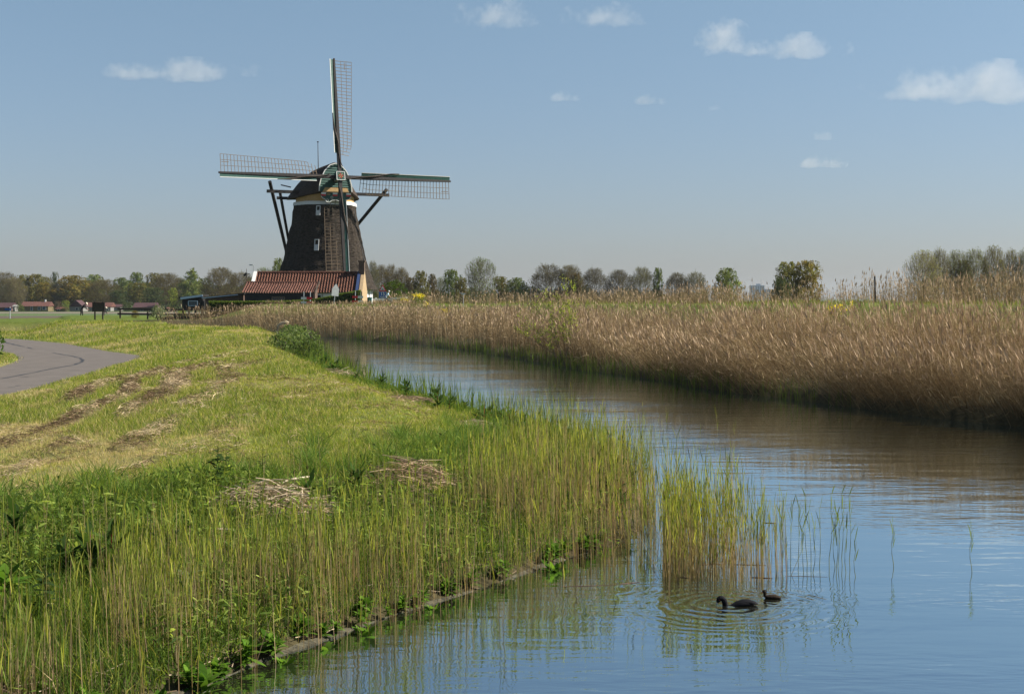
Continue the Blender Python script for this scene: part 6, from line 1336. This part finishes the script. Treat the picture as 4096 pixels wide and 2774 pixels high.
for s_ in (-1, 1):
    b = MB(); loft = [(*cpt(2958, 2412), .004, .006), (*cpt(2975, 2407), .012, .018), (*cpt(3000, 2406), .012, .016), (*cpt(3028, 2411), .003, .004)]; loft_path(b, loft, 8); b.v = [(v[0], v[1] + s_ * .05, v[2]) for v in b.v]; b.build('wing', M['bird'], co, True)
mp2 = 13.46 / FP
ch = empty('coot_chick', (chickp.x, 13.46, 0), math.radians(-5), 'small brown coot chick with a red bill swimming behind the adult', 'bird')
def kpt(px, py): return (px - 3085) * mp2, (2391.5 - py) * mp2
path = [(*kpt(3124, 2389), .006, .004), (*kpt(3115, 2386), .026, .014), (*kpt(3098, 2384), .040, .022), (*kpt(3080, 2385), .040, .022), (*kpt(3066, 2386), .030, .020), (*kpt(3060, 2380), .018, .016), (*kpt(3060, 2372), .016, .016), (*kpt(3059, 2366), .018, .018), (*kpt(3054, 2363), .016, .016), (*kpt(3050, 2364), .009, .009)]
b = MB(); loft_path(b, path, 14); b.build('body', M['chick'], ch, True)
b = MB(); x, z = kpt(3051, 2366); x2, z2 = kpt(3045.5, 2369.5); b.tube([(x, 0, z), (x2, 0, z2)], [.006, .002], 8); b.build('bill', M['redbill'], ch, True)
for s_ in (-1, 1): b = MB(); x, z = kpt(3054, 2364); b.tube([(x, s_ * .013, z), (x, s_ * .017, z)], .0025, 8); b.build('eye', M['black'], ch)
b = MB()
for k in range(26): a = rng.uniform(0, 6.28); x, z = kpt(3059, 2365); d = Vector((math.cos(a), rng.uniform(-.6, .6), abs(math.sin(a)))).normalized(); b.tube([Vector((x, 0, z)) + d * .015, Vector((x, 0, z)) + d * .023], [.002, .0006], 4)
b.build('head_down', M['chick'], ch)

# ------------------------------------------------------------------ sky, sun, air, camera
sc = bpy.context.scene
SUN_AZ, SUN_EL = math.radians(86), math.radians(39)   # from +Y towards +X
world = bpy.data.worlds.new('World'); sc.world = world; world.use_nodes = True
nt = world.node_tree; nt.nodes.clear(); N = nt.nodes; L = nt.links
wo = N.new('ShaderNodeOutputWorld'); bg = N.new('ShaderNodeBackground'); L.new(bg.outputs[0], wo.inputs[0])
sk = N.new('ShaderNodeTexSky'); sk.sky_type = 'NISHITA'; sk.sun_disc = False; sk.sun_elevation = SUN_EL; sk.sun_rotation = SUN_AZ
sk.altitude = 0; sk.air_density = SKY_AIR; sk.dust_density = SKY_DUST; sk.ozone_density = SKY_OZ
tc_ = N.new('ShaderNodeTexCoord'); sp_ = N.new('ShaderNodeSeparateXYZ'); L.new(tc_.outputs['Generated'], sp_.inputs[0])
rm_ = N.new('ShaderNodeValToRGB'); rm_.color_ramp.elements[0].position = 0; rm_.color_ramp.elements[0].color = (.62, .655, .89, 1); rm_.color_ramp.elements[1].position = .22; rm_.color_ramp.elements[1].color = (.98, 1.03, 1.02, 1)
L.new(sp_.outputs[2], rm_.inputs[0]); ml_ = N.new('ShaderNodeMix'); ml_.data_type = 'RGBA'; ml_.blend_type = 'MULTIPLY'; ml_.inputs[0].default_value = 1
L.new(sk.outputs[0], ml_.inputs[6]); L.new(rm_.outputs[0], ml_.inputs[7]); L.new(ml_.outputs[2], bg.inputs['Color']); bg.inputs['Strength'].default_value = SKY_STR
sd = bpy.data.lights.new('sun', 'SUN'); sd.energy = SUN_STR; sd.angle = math.radians(.53); sd.color = (1, .94, .84)
so = bpy.data.objects.new('sun', sd); C.objects.link(so)
sv = Vector((math.sin(SUN_AZ) * math.cos(SUN_EL), math.cos(SUN_AZ) * math.cos(SUN_EL), math.sin(SUN_EL)))
so.rotation_euler = sv.to_track_quat('Z', 'Y').to_euler(); so.location = sv * 60

if HAZE > 0:
    hb = MB(); hb.box((0, 2400, 29), (7000, 6800, 62))
    m, ntm, Nn, Ll = new_mat('thin_air_haze'); o = Nn.new('ShaderNodeOutputMaterial'); pv = Nn.new('ShaderNodeVolumePrincipled')
    pv.inputs['Color'].default_value = (.72, .80, .92, 1); pv.inputs['Density'].default_value = HAZE; pv.inputs['Anisotropy'].default_value = .2
    Ll.new(pv.outputs[0], o.inputs['Volume']); hz = hb.build('haze', m); tag(hz, kind='stuff'); hz.display_type = 'WIRE'

def cloud(x0, x1, y0, y1, dens, seed, label, D=3000, thr=.5, nscale=5.0):
    c = W((x0 + x1) / 2, (y0 + y1) / 2, D); wd = (x1 - x0) / FP * D * .62; hg = (y1 - y0) / FP * D * .66; dp = max(hg * 1.6, wd * .35)
    m, ntm, Nn, Ll = new_mat('cloud_vapour'); o = Nn.new('ShaderNodeOutputMaterial'); pv = Nn.new('ShaderNodeVolumePrincipled')
    pv.inputs['Color'].default_value = (.82, .82, .84, 1); pv.inputs['Anisotropy'].default_value = .1
    tc = Nn.new('ShaderNodeTexCoord'); mp = Nn.new('ShaderNodeMapping'); mp.inputs['Scale'].default_value = (1 / wd, 1 / dp, 1 / hg); Ll.new(tc.outputs['Object'], mp.inputs[0])
    ln = Nn.new('ShaderNodeVectorMath'); ln.operation = 'LENGTH'; Ll.new(mp.outputs[0], ln.inputs[0])
    ns = Nn.new('ShaderNodeTexNoise'); ns.noise_dimensions = '4D'; ns.inputs['W'].default_value = seed * 3.7; ns.inputs['Scale'].default_value = nscale / (2 * wd); ns.inputs['Detail'].default_value = 5; ns.inputs['Roughness'].default_value = .66
    Ll.new(tc.outputs['Object'], ns.inputs['Vector'])
    def mt(op, a, b):
        n = Nn.new('ShaderNodeMath'); n.operation = op
        for i, v in enumerate((a, b)):
            if isinstance(v, (int, float)): n.inputs[i].default_value = v
            else: Ll.new(v, n.inputs[i])
        return n.outputs[0]
    sp = Nn.new('ShaderNodeSeparateXYZ'); Ll.new(mp.outputs[0], sp.inputs[0])
    fall = mt('MULTIPLY', ln.outputs['Value'], 0.62)
    base = mt('MULTIPLY', mt('MAXIMUM', mt('SUBTRACT', mt('MULTIPLY', sp.outputs[2], -1.0), .35), 0.0), 1.6)  # flat foot
    v = mt('SUBTRACT', mt('SUBTRACT', mt('MULTIPLY', ns.outputs['Fac'], 2.4), fall), mt('ADD', base, thr + .27))
    v = mt('MULTIPLY', mt('MINIMUM', mt('MAXIMUM', v, 0), .25), dens * .8)
    Ll.new(v, pv.inputs['Density']); Ll.new(pv.outputs[0], o.inputs['Volume'])
    bm = bmesh.new(); bmesh.ops.create_icosphere(bm, subdivisions=3, radius=1.0)
    for q in bm.verts: q.co = Vector((q.co.x * wd, q.co.y * dp, q.co.z * hg)) * 1.03
    me = bpy.data.meshes.new('cloud'); bm.to_mesh(me); bm.free(); me.materials.append(m)
    ob = link('cloud', me); ob.location = c; tag(ob, label, 'cloud', 'small clouds in the sky')
if CLOUDS:
    cloud(430, 1010, 244, 336, .026, 1, 'long flat pale cloud alone in the left sky left of the upright sail')
    cloud(2790, 2990, 92, 240, .028, 2, 'rounded left lobe of the double white cloud high on the right', nscale=3.2)
    cloud(2960, 3370, 145, 250, .032, 3, 'wide lumpy right half of the double white cloud high on the right', nscale=4.5)
    cloud(3510, 4330, 265, 440, .024, 4, 'largest white cloud cut by the right frame edge', nscale=6)
    cloud(1830, 2130, 8, 135, .020, 5, 'faint veil of cloud at the top edge, left of the other faint one')
    cloud(2255, 2560, 22, 126, .022, 6, 'faint broad cloud at the top edge right of another faint veil')
    cloud(2186, 2314, 366, 416, .034, 7, 'small flat cloud in mid sky, left of a similar one', nscale=2.5)
    cloud(2524, 2660, 378, 430, .034, 8, 'small flat cloud in mid sky, right of a similar one', nscale=2.5)
    cloud(3162, 3368, 624, 684, .045, 9, 'lowest little white cloud above the blue tower block', nscale=3)
    cloud(2832, 2916, 412, 452, .014, 10, 'tiny cloud puff below the double white cloud', nscale=2)
    cloud(3255, 3370, 518, 574, .022, 12, 'faint wisp just above the lowest little cloud', nscale=2)

cd = bpy.data.cameras.new('camera'); cam = bpy.data.objects.new('camera', cd); C.objects.link(cam); sc.camera = cam
cam.location = (0, 0, HC); cam.rotation_euler = (math.radians(90), 0, 0); cd.lens = 50; cd.sensor_width = 36; cd.shift_y = (HY - 1387) / 4096
cd.clip_start = .05; cd.clip_end = 30000
sc.view_settings.view_transform = 'Standard'; sc.view_settings.look = 'None'; sc.view_settings.gamma = 1; sc.view_settings.exposure = EXPOSURE
cy = sc.cycles; cy.max_bounces = 7; cy.diffuse_bounces = 3; cy.glossy_bounces = 3; cy.transmission_bounces = 3; cy.transparent_max_bounces = 6; cy.volume_bounces = 4; cy.volume_step_rate = .5; cy.volume_max_steps = 128
cy.use_denoising = True; cy.sample_clamp_indirect = 4; cy.caustics_reflective = False; cy.caustics_refractive = False
